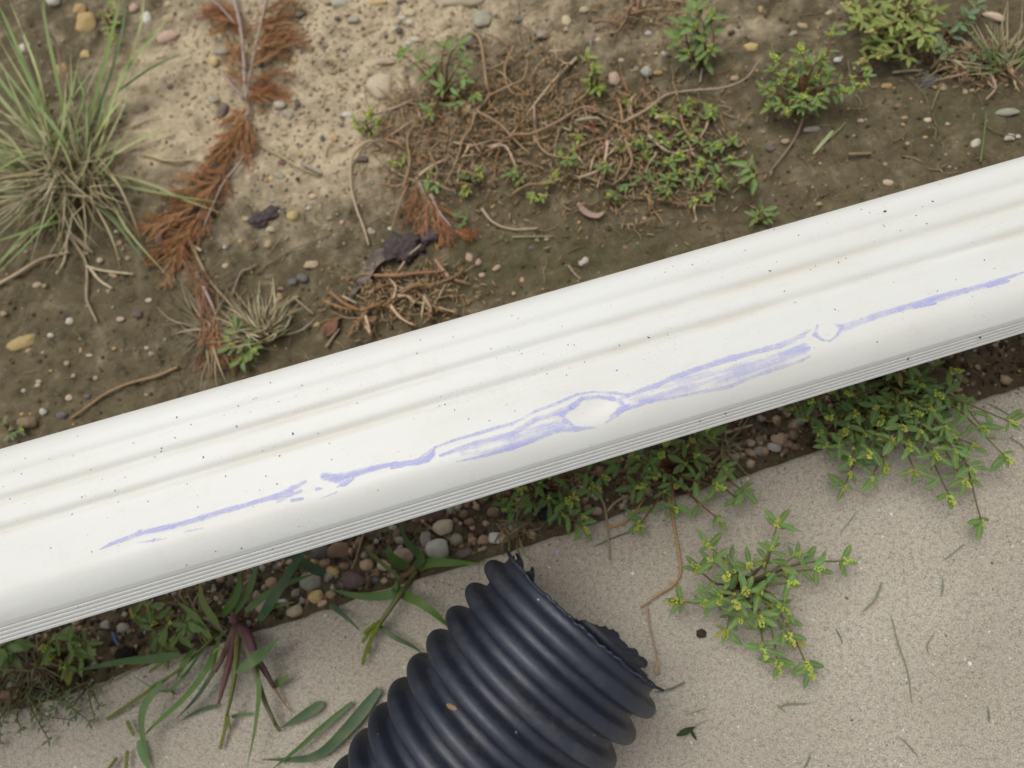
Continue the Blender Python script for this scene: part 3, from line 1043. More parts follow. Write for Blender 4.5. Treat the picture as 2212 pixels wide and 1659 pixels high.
GB, GD, GT, TAN, PALE = (.27, .37, .12), (.12, .22, .08), (.42, .46, .20), (.42, .33, .20), (.56, .47, .31)
B = G(150, 350)
tuft = empty('grass_tuft', B, 'big grass tuft of green and dry tan blades left of the dead cedar branch', 'grass tuft')
r = random.Random(12)
for c, w, col in (
    ([(175, 330, .0), (215, 180, .03), (245, 60, .05), (262, -20, .06)], .0046, GB), ([(180, 330, .0), (235, 175, .03), (262, 80, .05), (275, -20, .06)], .0044, GD), ([(195, 320, .0), (250, 200, .025), (300, 70, .045), (312, -15, .05)], .004, GT),
    ([(205, 290, .0), (275, 150, .03), (340, 70, .045), (388, 0, .05)], .0036, GB), ([(220, 225, .01), (300, 165, .02), (350, 135, .02), (400, 115, .02)], .003, GD), ([(215, 270, .0), (260, 190, .02), (320, 80, .03)], .003, GB),
    ([(200, 375, .0), (260, 380, .01), (330, 400, .014), (400, 432, .012), (485, 462, .008)], .0032, GT), ([(205, 385, .0), (300, 408, .015), (390, 425, .014), (500, 440, .01)], .0028, GB),
    ([(190, 400, .0), (215, 440, .012), (265, 500, .014), (325, 585, .006)], .004, GD), ([(195, 400, .0), (240, 440, .014), (285, 510, .014), (380, 615, .004)], .003, GT), ([(160, 470, .005), (90, 490, .02), (30, 510, .025), (-20, 525, .03)], .0044, GB),
    ([(110, 460, .0), (60, 500, .02), (20, 545, .025), (-10, 580, .02)], .0046, GB), ([(150, 330, 0), (130, 200, .03), (100, 60, .05), (92, -20, .06)], .004, GB), ([(140, 330, 0), (80, 200, .03), (20, 60, .05), (-8, 0, .06)], .0042, GB),
    ([(150, 330, 0), (75, 160, .03), (50, 80, .045), (30, -10, .05)], .0026, (.24, .15, .10)), ([(155, 330, 0), (125, 110, .03), (100, 60, .045), (85, -10, .05)], .0026, (.26, .16, .11)), ([(210, 290, .0), (218, 240, .012), (214, 195, .02)], .004, GD),
    ([(140, 360, 0), (60, 260, .03), (0, 130, .05)], .0046, GT), ([(130, 360, 0), (60, 290, .02), (-10, 230, .03)], .0046, GT), ([(200, 345, 0), (180, 250, .02), (190, 140, .03)], .002, GB), ([(190, 335, 0), (215, 260, .02), (245, 95, .03)], .002, GT)):
    blade(tuft, B, c, w * .9, jit(col, .12, r), r.uniform(-.5, .5))
for k in range(58):
    a = math.radians(r.choice((r.uniform(75, 170), r.uniform(75, 170), r.uniform(165, 235), r.uniform(20, 80))))
    L = r.uniform(120, 330)
    x0, y0 = 150 + r.uniform(-75, 45), 360 + r.uniform(-70, 60)
    x1, y1 = x0 + L * math.cos(a), y0 - L * math.sin(a)
    h = r.uniform(.01, .05)
    c = [(x0, y0, 0), (x0 + (x1 - x0) * .5 + r.uniform(-18, 18), y0 + (y1 - y0) * .5 + r.uniform(-18, 18), h * .8), (x1, y1, h)]
    blade(tuft, B, c, r.uniform(.0016, .0040), jit(r.choice((GB, GT, GT, GT, (.36, .37, .19))), .15, r), r.uniform(-1, 1), 11)
for k in range(240):
    a = math.radians(r.uniform(0, 360) if k % 3 else r.uniform(170, 300))
    L = r.uniform(70, 260)
    x0, y0 = 150 + r.uniform(-70, 60), 375 + r.uniform(-60, 50)
    x1, y1 = x0 + L * math.cos(a), y0 - L * math.sin(a) * .9
    if x1 > 330: x1 = 330 - r.uniform(0, 60)
    h = r.uniform(.0, .030)
    c = [(x0, y0, .004), (x0 + (x1 - x0) * .5 + r.uniform(-20, 20), y0 + (y1 - y0) * .5 + r.uniform(-20, 20), h + .006), (x1, y1, h * .4)]
    blade(tuft, B, c, r.uniform(.0007, .0019), jit(r.choice((TAN, PALE, TAN, (.22, .16, .09))), .2, r), r.uniform(-1.5, 1.5), 9, 'dry_blade')

B = G(2165, 150)
tuft = empty('grass_tuft', B, 'small half-dry grass tuft at the upper right picture edge', 'grass tuft')
for k in range(60):
    a = math.radians(r.uniform(20, 190))
    L = r.uniform(40, 130)
    x0, y0 = 2165 + r.uniform(-30, 30), 140 + r.uniform(-25, 25)
    x1, y1 = x0 + L * math.cos(a), y0 - L * math.sin(a)
    h = r.uniform(.005, .03)
    blade(tuft, B, [(x0, y0, 0), ((x0 + x1) / 2 + r.uniform(-8, 8), (y0 + y1) / 2, h * .7), (x1, y1, h)], r.uniform(.0007, .0016), jit(r.choice((TAN, PALE, GB, GD, TAN)), .2, r), r.uniform(-1, 1), 8, 'blade')

SEED = (.16, .19, .04)
B = G(510, 1345)
cg = empty('crabgrass', B, 'crabgrass plant with purple-red sheaths sprawling onto the concrete, lower left', 'grass plant')
for c, w, col in (
    ([(480, 1365, .012), (450, 1439, .03), (400, 1506, .025), (340, 1560, .015), (300, 1600, .006)], .0050, (.10, .18, .045)), ([(350, 1475, .02), (315, 1520, .02), (306, 1560, .018), (312, 1606, .012), (325, 1662, .006)], .0060, GD),
    ([(300, 1600, .004), (312, 1640, .004), (325, 1665, .003)], .0060, GD), ([(390, 1415, .02), (320, 1424, .03), (250, 1431, .025), (150, 1452, .01)], .0068, (.08, .16, .045)), ([(575, 1405, .03), (540, 1432, .035), (507, 1455, .03)], .0090, GD),
    ([(560, 1340, .02), (600, 1280, .04), (640, 1215, .05), (675, 1178, .05)], .0085, (.055, .125, .06)), ([(700, 1240, .01), (655, 1215, .03), (610, 1190, .04)], .0085, (.05, .11, .06)), ([(530, 1320, .02), (600, 1270, .03), (690, 1235, .02)], .006, GD),
    ([(470, 1350, .01), (440, 1300, .03), (430, 1250, .04)], .007, GB), ([(480, 1330, .01), (510, 1290, .03), (520, 1230, .04)], .007, (.09, .20, .03)), ([(500, 1330, .01), (540, 1270, .03), (560, 1200, .04)], .0075, GD), ([(455, 1380, .01), (420, 1330, .02), (385, 1300, .03)], .006, GB),
    ([(450, 1385, .01), (390, 1470, .01), (345, 1492, .01), (260, 1440, .015)], .0025, GD), ([(545, 1400, .015), (560, 1480, .02), (552, 1570, .015), (532, 1665, .01)], .0042, (.11, .19, .05)), ([(480, 1420, .012), (430, 1500, .01), (378, 1556, .003)], .0040, (.06, .11, .06)),
    ([(470, 1524, .004), (430, 1535, .003), (385, 1560, .002)], .003, (.05, .10, .06)), ([(553, 1425, .015), (585, 1395, .02), (605, 1375, .02)], .005, GD), ([(590, 1480, .003), (610, 1470, .008), (625, 1455, .01)], .006, GD), ([(500, 1548, .003), (550, 1540, .003)], .003, GD),
    ([(420, 1400, .02), (400, 1430, .02), (380, 1470, .012)], .007, (.11, .19, .05)), ([(470, 1400, .02), (462, 1430, .025), (440, 1460, .02)], .006, GB), ([(565, 1330, .02), (590, 1310, .03), (640, 1300, .03)], .005, (.12, .2, .05))):
    blade(cg, B, c, w * .85, jit(col, .1, r), r.uniform(-.5, .5))
PUR = (.20, .095, .095)
for c, r0, r1, col in (
    ([(512, 1352, .008), (495, 1430, .014), (480, 1490, .012), (472, 1519, .008)], .0030, .0010, PUR), ([(518, 1352, .008), (545, 1405, .014), (575, 1455, .012), (592, 1485, .008)], .0032, .0012, (.15, .09, .08)),
    ([(592, 1485, .008), (610, 1515, .004), (630, 1537, .002)], .0008, .0004, (.40, .22, .12)), ([(515, 1355, .008), (510, 1430, .018), (500, 1500, .016), (490, 1545, .010)], .0024, .0010, (.15, .17, .05)),
    ([(522, 1356, .008), (545, 1430, .018), (570, 1510, .012), (595, 1565, .006)], .0026, .0012, (.20, .21, .10)), ([(508, 1356, .008), (485, 1410, .012), (465, 1450, .010)], .0026, .0015, (.24, .15, .12)),
    ([(525, 1358, .008), (540, 1380, .014), (553, 1415, .014)], .0032, .0022, (.14, .06, .08)), ([(470, 1369, .012), (400, 1435, .018), (362, 1464, .016), (325, 1484, .012)], .0012, .0007, (.14, .19, .04)),
    ([(512, 1352, .006), (505, 1330, .01), (500, 1310, .014)], .0028, .002, PUR)):
    gstem(cg, B, c, r0, r1, jit(col, .1, r), 'sheath' if r0 > .002 else 'stem')
for c in ([(362, 1464, .014), (310, 1500, .008), (230, 1555, .003)], [(490, 1545, .009), (486, 1575, .005), (475, 1620, .003)], [(492, 1548, .009), (497, 1575, .004)], [(275, 1560, .004), (290, 1590, .004)], [(275, 1625, .004), (272, 1662, .004)], [(250, 1640, .004), (232, 1665, .004)],
          [(595, 1565, .006), (606, 1580, .003)], [(370, 1490, .006), (378, 1500, .004)], [(460, 1430, .01), (463, 1446, .008)], [(350, 1432, .015), (322, 1452, .008)]):
    seedhead(cg, B, c, jit(SEED, .2, r), len(c))

B = G(888, 1238)
cg = empty('crabgrass', B, 'broad-leaved crabgrass rooted at the slab edge beside the pipe mouth', 'grass plant')
for c, w, col in (
    ([(880, 1228, .006), (845, 1200, .02), (838, 1176, .025)], .0080, (.09, .19, .04)), ([(895, 1225, .006), (910, 1204, .02), (880, 1172, .03), (858, 1115, .04)], .0068, (.065, .15, .05)), ([(905, 1228, .006), (928, 1216, .015), (980, 1216, .02), (1042, 1218, .014)], .0080, (.08, .18, .025)),
    ([(868, 1268, .008), (845, 1284, .016), (780, 1288, .018), (712, 1273, .012)], .0078, (.085, .18, .055)), ([(862, 1283, .008), (905, 1300, .018), (945, 1330, .016), (972, 1358, .008)], .0066, (.10, .20, .03)),
    ([(713, 1304, .004), (745, 1330, .010), (782, 1366, .008)], .0042, (.055, .11, .07)), ([(818, 1351, .008), (855, 1378, .010), (890, 1395, .006), (922, 1420, .003)], .0038, (.06, .12, .06)), ([(850, 1290, .01), (855, 1265, .015), (860, 1240, .015)], .004, (.1, .19, .05)),
    ([(865, 1250, .01), (800, 1195, .02), (790, 1180, .022)], .003, (.16, .2, .06))):
    blade(cg, B, c, w * .85, jit(col, .08, r), r.uniform(-.4, .4))
gstem(cg, B, [(898, 1232, .004), (888, 1252, .008), (860, 1290, .014), (820, 1348, .014)], .0024, .0014, (.15, .16, .05))
gstem(cg, B, [(905, 1222, .002), (880, 1240, .006), (868, 1246, .006)], .0026, .002, (.22, .12, .07))
for c in ([(822, 1345, .013), (800, 1365, .010), (782, 1388, .008)], [(820, 1348, .013), (795, 1395, .008), (783, 1436, .006)], [(818, 1350, .013), (800, 1385, .009), (797, 1412, .007)], [(826, 1340, .013), (806, 1352, .012), (785, 1370, .011)]):
    seedhead(cg, B, c, (.15, .2, .02), 3)
for lab, c, w, col in (
    ('wide dark green grass blade lying on the concrete beside the pipe ribs', [(820, 1489, .003), (753, 1571, .006), (678, 1634, .004), (565, 1641, .002)], .0085, (.05, .10, .055)), ('narrow green grass blade next to the wide dark blade on the concrete', [(762, 1517, .003), (693, 1574, .006), (640, 1620, .006), (580, 1668, .004)], .0040, (.055, .12, .03)),
    ('short torn-ended green grass blade between crabgrass and pipe on the concrete', [(698, 1519, .003), (655, 1545, .005), (606, 1573, .003)], .0070, (.07, .12, .06))):
    B = G(*c[0][:2])
    root = empty('loose_grass', B, lab, 'grass')
    blade(root, B, c, w * .9, col, .3)

# ------------------------------------------------------------------ dead cedar branch
def spray_mesh(k):
    r_ = random.Random(300 + k)
    mb = MB()
    def rib(p, a, L, rad, dep):
        n = 6
        pts = []
        q = Vector(p)
        aa = a
        z = 0
        for i in range(n):
            pts.append(q.copy())
            q = q + Vector((math.cos(aa), math.sin(aa), r_.uniform(-.12, .10))) * (L / (n - 1))
            aa += r_.uniform(-.12, .12)
        mb.tube(pts, [rad * (1 - .6 * i / (n - 1)) for i in range(n)], 4)
        if dep:
            for i in range(1, n):
                for s in (-1, 1):
                    if r_.random() < .72:
                        rib(pts[i].lerp(pts[i - 1], r_.random()), aa + s * r_.uniform(.18, .55), L * r_.uniform(.36, .66) * (1.1 - .12 * i), rad * .8, dep - 1)
    rib((0, 0, 0), 0, .8, .0095, 2)
    return mb.mesh('needle_spray', MAT['cedar'])


SPRAY_ME = [spray_mesh(k) for k in range(5)]
RUST, RUST2 = (.36, .175, .075), (.46, .25, .12)


def cedar(label, main, twigs, sprays, group=None, col=RUST, tw=(.38, .29, .25), r0=.0019):
    B = G(*main[0])
    root = empty('cedar_branch', B, label, 'dead branch', group)
    gstem(root, B, [(x, y, .009 if y < 250 else .002) for x, y in main], r0, r0 * .35, tw, 'twig', 24, 'twig', .12)
    for t in twigs:
        gstem(root, B, [(x, y, .010 if y < 230 else .005) for x, y in t], r0 * .7, r0 * .35, jit(tw, .1, r), 'twig', 12, 'twig', .12)
    for x0, y0, x1, y1 in sprays:
        for q in range(3 if y0 < 270 else 2):
            p, e = G(x0 + r.uniform(-6, 6), y0 + r.uniform(-6, 6), .006 + .003 * q), G(x1 + r.uniform(-14, 14), y1 + r.uniform(-14, 14), .003 + .002 * q)
            d = e - p
            inst('needle_spray', r.choice(SPRAY_ME), root, p - B, orient(d, Vector((r.uniform(-.3, .3), r.uniform(-.3, .3), 1))), d.length * r.uniform(.95, 1.5), jit(r.choice((col, col, RUST2)), .2, r))
    return root


cedar('long dead cedar branch with rust-brown needles running down from the top edge', [(500, -25), (520, 60), (527, 130), (530, 200), (537, 250), (505, 315), (482, 370), (450, 430), (415, 490), (385, 545), (350, 590)],
      [[(580, -20), (557, 80), (542, 150), (530, 218)], [(440, -10), (470, 10), (508, 50)], [(482, 160), (505, 190), (527, 215)], [(532, 330), (512, 360), (480, 400), (440, 490)]],
      [(508, 30, 450, 5), (515, 50, 455, 40), (560, 30, 620, 0), (550, 60, 630, 40), (545, 90, 640, 60), (540, 110, 620, 110), (540, 140, 615, 95), (533, 170, 620, 165), (533, 190, 605, 205), (530, 150, 500, 100), (530, 215, 600, 190),
       (528, 235, 470, 275), (522, 250, 478, 335), (537, 250, 533, 350), (538, 240, 560, 235), (515, 295, 455, 345), (540, 265, 545, 330), (470, 15, 430, 30), (530, 235, 480, 320), (520, 262, 455, 335), (508, 285, 440, 370), (500, 320, 470, 400), (492, 345, 430, 395), (485, 360, 480, 440), (530, 255, 520, 330), (470, 385, 420, 440), (452, 420, 420, 500), (432, 460, 385, 520), (412, 500, 360, 570), (400, 520, 380, 590), (500, 40, 470, 70), (520, 90, 490, 140), (565, 50, 650, 20), (548, 100, 650, 90), (538, 180, 500, 150), (535, 200, 610, 225), (530, 220, 590, 170), (500, 315, 450, 350), (482, 370, 400, 385), (470, 390, 360, 420), (462, 405, 365, 450), (450, 430, 330, 460),
       (440, 440, 310, 480), (425, 470, 295, 495), (430, 470, 350, 540), (405, 505, 320, 545), (395, 530, 325, 580), (385, 545, 335, 600), (462, 405, 440, 480), (475, 380, 470, 420), (440, 450, 400, 520), (420, 495, 380, 560), (500, 20, 520, 90), (565, 20, 580, 90), (390, 540, 420, 580)])
cedar('rust-brown dead cedar spray in the litter above the dark bark lump', [(905, 395), (925, 440), (935, 480)], [[(930, 420), (950, 460), (975, 490)]],
      [(905, 395, 880, 460), (915, 410, 935, 500), (925, 430, 970, 500), (930, 440, 985, 470), (900, 400, 910, 480), (925, 440, 915, 510), (950, 460, 955, 530), (895, 420, 870, 480), (935, 470, 960, 530)], col=(.36, .19, .095))
cedar('bright orange curled cedar scrap at the centre above the downspout', [(985, 500), (1015, 512)], [], [(982, 498, 1020, 500), (985, 505, 1025, 515), (990, 495, 1015, 520), (995, 510, 1020, 490)], col=(.46, .17, .05), r0=.001)
cedar('shredded brown cedar litter lying beside the tan dead grass tuft', [(425, 590), (445, 650), (465, 720)], [[(440, 620), (470, 690), (480, 760)]],
      [(425, 580, 415, 650), (430, 600, 450, 680), (440, 620, 430, 700), (445, 650, 470, 740), (460, 690, 450, 780), (470, 720, 500, 790), (455, 660, 490, 720), (395, 560, 420, 640), (410, 570, 440, 650), (435, 600, 460, 670), (470, 700, 480, 780), (450, 700, 420, 770), (480, 740, 510, 800), (425, 640, 440, 730), (440, 700, 440, 790)], col=(.32, .19, .11))
cedar('orange-brown cedar litter under the spreading weed below the downspout', [(1350, 1010), (1400, 1030)], [], [(1340, 1020, 1385, 1010), (1345, 1040, 1395, 1020), (1330, 1030, 1370, 1060), (1355, 1050, 1400, 1040), (1320, 1010, 1360, 1030), (1500, 985, 1540, 960)], col=(.34, .17, .08))

# ------------------------------------------------------------------ dead stems, straws, roots
BRN, TANS, ORG = (.31, .205, .115), (.47, .36, .235), (.44, .245, .105)


def stick(label, pts, wpx, col=TANS, name='dry_stem', cat='dry stem', group=None, h=.002, bumps=.12, flat=False):
    B = G(*pts[0])
    rad = mm(wpx, B) / 2
    P = [G(x, y, h + rad * .6) for x, y in pts]
    mb = MB(B)
    n = max(8, 5 * len(P))
    S = spline(P, n)
    rr = random.Random(int(pts[0][0] * 7 + pts[0][1]))
    if flat:
        mb.ribbon(S, [2 * rad * (1 - .5 * abs(2 * i / (n - 1) - 1) ** 3) for i in range(n)], .4, .5)
    else:
        mb.tube(S, [rad * (1 - .35 * i / (n - 1)) * (1 + bumps * rr.uniform(-1, 1)) for i in range(n)], 6)
    o = mb.build(name, MAT['twig'])
    o.location = B
    o.color = (*col, 1)
    return tag(o, label, cat, group)


S = stick
S('pale curved dead stem arching down between sandy soil and the tangle', [(830, 318), (800, 305), (775, 320), (760, 345), (758, 400), (770, 450), (785, 490), (797, 530)], 7, TANS, h=.003)
S('pale bent straw lying below the tangle of dead stems at centre', [(1040, 450), (1065, 480), (1106, 495), (1162, 493)], 6, TANS)
S('straight pale straw resting beside the upright weed at the top', [(1526, 100), (1518, 140), (1512, 178)], 6, (.40, .33, .28))
S('pale broad straw slanting through the dead stems, upper centre', [(1246, 125), (1200, 170), (1143, 240)], 8, TANS)
S('thin curved tan stem below the dense rounded weed', [(1735, 255), (1722, 290), (1700, 325), (1660, 375)], 6, (.27, .20, .14))
S('pale green cut grass stalk lying below the dense rounded weed', [(1757, 332), (1785, 300), (1800, 282)], 8, (.34, .36, .20), flat=True)
S('pale yellow-green stalk crossing the cut grass stalk', [(1790, 300), (1812, 280), (1826, 265)], 4, (.30, .30, .15))
S('short brown twig lying on bare soil above the downspout right half', [(1833, 333), (1860, 332), (1882, 331)], 7, (.33, .22, .14))
S('long green grass stalk upright beside the downspout at right', [(2118, 350), (2124, 305), (2131, 242)], 5, (.15, .19, .07), name='grass_stalk', cat='grass stalk')
S('short green stalk lying right of the long green grass stalk', [(2131, 275), (2160, 288), (2192, 294)], 3, (.12, .15, .07), name='grass_stalk', cat='grass stalk')
S('fine bent dark straw on the soil under the yellowish bushy weed', [(1905, 130), (1945, 140), (1960, 165), (1998, 205), (2006, 250)], 3, (.18, .17, .10))
S('pale straw stub below the yellowish bushy weed', [(1928, 157), (1960, 153), (1992, 152)], 6, (.42, .35, .22))
S('forked brown twig right of the pale straw stub', [(1975, 165), (2010, 152), (2045, 135)], 4, (.25, .18, .12))
S('tan twig lying left of the small half-dry tuft', [(2070, 78), (2095, 100), (2130, 117)], 6, TANS)
S('pale twig under the low round-leaved weed', [(2128, 161), (2160, 157), (2205, 178)], 5, TANS)
S('long brown root slanting down to the downspout at far left', [(385, 792), (340, 812), (280, 828), (230, 850), (190, 878), (152, 905)], 8, (.34, .22, .12))
S('thick tan root at the far left edge below the grass tuft', [(-10, 618), (40, 590), (90, 560), (150, 545)], 9, TANS)
S('forked pale straw below the grass tuft on bare soil, long stem', [(142, 500), (165, 530), (187, 572), (187, 640), (190, 655), (210, 697)], 7, (.40, .30, .20))
S('pale straw prong pointing right from the forked straw', [(188, 576), (225, 585), (288, 592)], 7, PALE)
S('pale straw prong pointing down-right from the forked straw', [(195, 580), (215, 605), (242, 623)], 7, PALE)
S('brown bent straw blade left of the forked straw top', [(145, 497), (170, 520), (200, 546)], 8, (.34, .26, .19), flat=True)
S('curved straw stalk along the lower slope of the grass tuft', [(147, 500), (140, 560), (122, 592)], 6, PALE)
S('pale stiff straw stub on the lower end of the cedar branch', [(392, 512), (415, 530), (435, 542)], 10, (.50, .41, .27))
S('long pale straw beside the shredded litter leading into the dead tuft', [(405, 510), (450, 600), (500, 660), (540, 712)], 7, (.38, .28, .16))
S('thin arching tan stem right of the dead tuft', [(500, 640), (520, 590), (540, 580), (556, 570)], 5, (.30, .24, .18))
S('long thin rootlet looping across bare soil right of the cedar branch', [(552, 590), (620, 545), (680, 520), (735, 490), (757, 445)], 4, (.22, .18, .11))
S('thin straw over the sandy soil below the cedar fork', [(555, 312), (600, 335), (645, 362), (690, 380)], 5, (.42, .34, .20))
S('grey-tan twig stub at the end of the thin straw', [(652, 352), (675, 365), (696, 375)], 9, (.36, .30, .24))
S('thin straw bow lying on sandy soil right of the grass tuft', [(308, 333), (360, 347), (420, 345)], 6, (.48, .38, .20))
S('long tan grass stem fanning right from the grass tuft', [(200, 335), (290, 320), (372, 293)], 5, TANS)
S('fine tan straw angling from the grass tuft to the cedar branch', [(115, 284), (210, 287), (270, 278), (345, 250)], 4, TANS)
S('pale straw on the soil left of the slate pebble pair', [(587, 680), (610, 660), (645, 640)], 10, (.44, .34, .20))
S('thin pale straw crossing right of the pale straw', [(635, 642), (655, 660), (677, 678)], 5, (.38, .30, .20))
S('brown twig poking over the downspout upper edge near centre', [(705, 750), (722, 725), (733, 710)], 8, (.33, .24, .17))
S('short stick leaning at the downspout upper edge right of centre', [(1228, 573), (1240, 590), (1255, 604)], 6, (.34, .26, .19))
S('fine pale stalk lying flat above the downspout centre', [(1107, 512), (1150, 511), (1195, 510)], 4, (.34, .30, .17))
S('brown curled dead leaf-stalk at the lower fringe of the tangle', [(1248, 438), (1265, 460), (1290, 468), (1305, 460)], 14, (.36, .25, .20), flat=True)
S('pale grass stem hanging over the slab edge behind the concrete weed', [(1285, 1060), (1305, 1090), (1312, 1140), (1317, 1210)], 6, (.36, .27, .18))
S('tan straw scrap pointing up from the slab edge', [(1312, 1104), (1330, 1085), (1356, 1070)], 5, TANS)
S('orange-brown curled straw at the slab edge below the spreading weed', [(1312, 1140), (1335, 1135), (1360, 1120), (1395, 1075)], 6, ORG)
S('long orange-brown stem trailing across the concrete towards the pipe mouth', [(1443, 1040), (1448, 1090), (1460, 1160), (1470, 1230), (1455, 1262), (1420, 1285), (1383, 1312)], 6.5, (.42, .26, .13), h=.003, bumps=.25)
S('thin frayed tan stem ending in a papery tip beside the pipe mouth', [(1398, 1312), (1402, 1345), (1410, 1380), (1420, 1425), (1424, 1455)], 5, (.36, .27, .18))
S('stiff tan straw over the slab edge at lower left', [(207, 1488), (260, 1460), (320, 1432)], 6, (.40, .30, .20))
S('brown grass stem standing in gravel under the downspout', [(790, 1140), (780, 1170), (770, 1205), (760, 1230)], 6, (.30, .22, .14))
S('thin brown stem crossing from gravel to the broad crabgrass', [(900, 1115), (930, 1140), (970, 1165), (985, 1180)], 4, (.28, .20, .13))
S('tan straw under the downspout beside the spreading weed', [(1567, 935), (1600, 925), (1625, 918)], 7, TANS)
S('forked brown twig beneath the downspout right of the spreading weed', [(1595, 920), (1610, 895), (1620, 880)], 5, (.30, .2, .13))

# dead sprawling stems at the centre: one plant's skeletons
def dead_weed(label, paths, seed, extra=0, region=None, col=BRN, beads=False):
    rr = random.Random(seed)
    B = G(*paths[0][0])
    root = empty('dead_weed', B, label, 'dead weed')
    for p in paths:
        gstem(root, B, [(x, y, .003 + rr.uniform(0, .006)) for x, y in p], .0013, .0006, jit(rr.choice((col, TANS, col)), .2, rr), 'dead_stem', 5 * len(p), 'twig', .25, rr.random())
    if beads:
        v, f = ico(1)
        mb = MB(B)
        for p in paths:
            if len(p) < 3: continue
            for q in spline([G(x, y, .005) for x, y in p], 9 * len(p)):
                for _ in range(2):
                    if rr.random() < .25: continue
                    s = rr.uniform(.0006, .0016)
                    mb.add(v, f, Matrix.Translation(q + Vector((rr.gauss(0, .0012), rr.gauss(0, .0012), rr.uniform(-.001, .0015)))) @ Matrix.Rotation(rr.uniform(0, 6), 4, 'Z') @ Matrix.Rotation(rr.uniform(-.7, .7), 4, 'X') @ Matrix.Diagonal((s * 1.5, s * .6, s * .5, 1)))
        o = mb.build('dry_scales', MAT['twig'], root)
        o.color = (*col, 1)
        o['kind'] = 'stuff'
    if region:
        x0, y0, x1, y1 = region
        for q in range(extra):
            x, y = rr.uniform(x0, x1), rr.uniform(y0, y1)
            a, L = rr.uniform(0, 6.28), rr.uniform(25, 85)
            pts = [(x, y, .003)]
            for _ in range(4):
                a += rr.uniform(-.4, .4)
                x, y = x + L / 4 * math.cos(a), y + L / 4 * math.sin(a)
                pts.append((x, y, rr.uniform(.001, .008)))
            rad = rr.choice((.00025, .0003, .0004, .0005, .0009))
            gstem(root, B, pts, rad, rad * .5, jit(rr.choice((BRN, TANS, (.34, .19, .09), BRN)), .25, rr), 'dead_stem', 9, 'twig', .3, q)
        v, f = ico(1)
        mb = MB(B)
        for q in range(extra * 6):                  # crumbs of dead leaf and seed husk
            p = G(rr.gauss((x0 + x1) / 2, (x1 - x0) / 3.4), rr.gauss((y0 + y1) / 2, (y1 - y0) / 3.4), rr.uniform(.001, .005))
            s = rr.uniform(.0005, .0016)
            mb.add(v, f, Matrix.Translation(p) @ Matrix.Rotation(rr.uniform(0, 6), 4, 'Z') @ Matrix.Rotation(rr.uniform(-.6, .6), 4, 'X') @ Matrix.Diagonal((s * 2.4, s * .5, s * .4, 1)))
        o = mb.build('seed_husks', MAT['twig'], root)
        o.color = (.36, .25, .13, 1)
        o['kind'] = 'stuff'


dead_weed('net of brown dead stems right of the loose green weed at upper centre', [
    [(1018, 68), (1038, 90), (1050, 175), (1056, 207), (1030, 240), (1015, 280), (1000, 300), (985, 350), (960, 400)], [(1106, 290), (1150, 288), (1210, 260), (1250, 235), (1275, 232), (1305, 250), (1345, 265)], [(1056, 207), (1090, 190), (1130, 170), (1140, 130)],
    [(1030, 240), (1075, 265), (1110, 300), (1140, 330)], [(1060, 320), (1090, 315), (1110, 350), (1120, 385)], [(1106, 420), (1140, 400), (1190, 395), (1240, 370)], [(1150, 290), (1180, 330), (1240, 345)], [(1060, 150), (1100, 130), (1130, 105)], [(1110, 100), (1090, 150), (1106, 200), (1150, 205)]],
    1, 150, (980, 90, 1260, 400))
dead_weed('brown dead stems with small knobs left of the small bright sprout', [
    [(1345, 265), (1400, 235), (1440, 205), (1500, 195), (1560, 190), (1610, 170), (1637, 135)], [(1345, 265), (1340, 230), (1335, 215)], [(1360, 262), (1364, 215), (1375, 205)], [(1313, 305), (1306, 350), (1290, 405)], [(1401, 292), (1431, 320), (1456, 330), (1500, 322)],
    [(1415, 255), (1440, 250), (1465, 258)], [(1470, 250), (1480, 280), (1500, 305)], [(1250, 385), (1290, 370), (1330, 350)], [(1350, 300), (1365, 350), (1340, 390)], [(1420, 430), (1470, 440), (1540, 445)], [(1245, 260), (1290, 255), (1310, 275)]], 2, 170, (1220, 200, 1560, 440))
dead_weed('brown dead stems below the loose green weed', [
    [(870, 410), (885, 350), (880, 300), (900, 260)], [(830, 300), (860, 310), (880, 330)], [(950, 305), (930, 330), (945, 370), (930, 400)], [(800, 250), (860, 230), (890, 215)], [(880, 400), (860, 450), (845, 500)], [(905, 380), (930, 360), (960, 345)]], 3, 120, (820, 190, 1000, 400))
dead_weed('bare brown stems at the top edge left of the upright weed', [
    [(1370, -10), (1355, 35), (1340, 60), (1325, 80)], [(1280, 48), (1310, 45), (1340, 50)], [(1365, 20), (1400, 30), (1450, 20)], [(1380, -10), (1420, -5), (1480, 5)], [(1365, 30), (1400, 22), (1455, 22)], [(1380, 0), (1375, 28)], [(1460, 30), (1490, 28)]], 4, 40, (1280, -20, 1480, 70))
dead_weed('dark dead stems and roots beside the half-dry tuft at upper right', [[(2010, 150), (2040, 120), (2080, 110), (2130, 95)], [(2060, 130), (2090, 150)], [(2140, 160), (2150, 190), (2130, 215)], [(1960, 30), (1990, 100), (2040, 105)]], 5, 40, (2000, 90, 2200, 180), (.16, .10, .06))
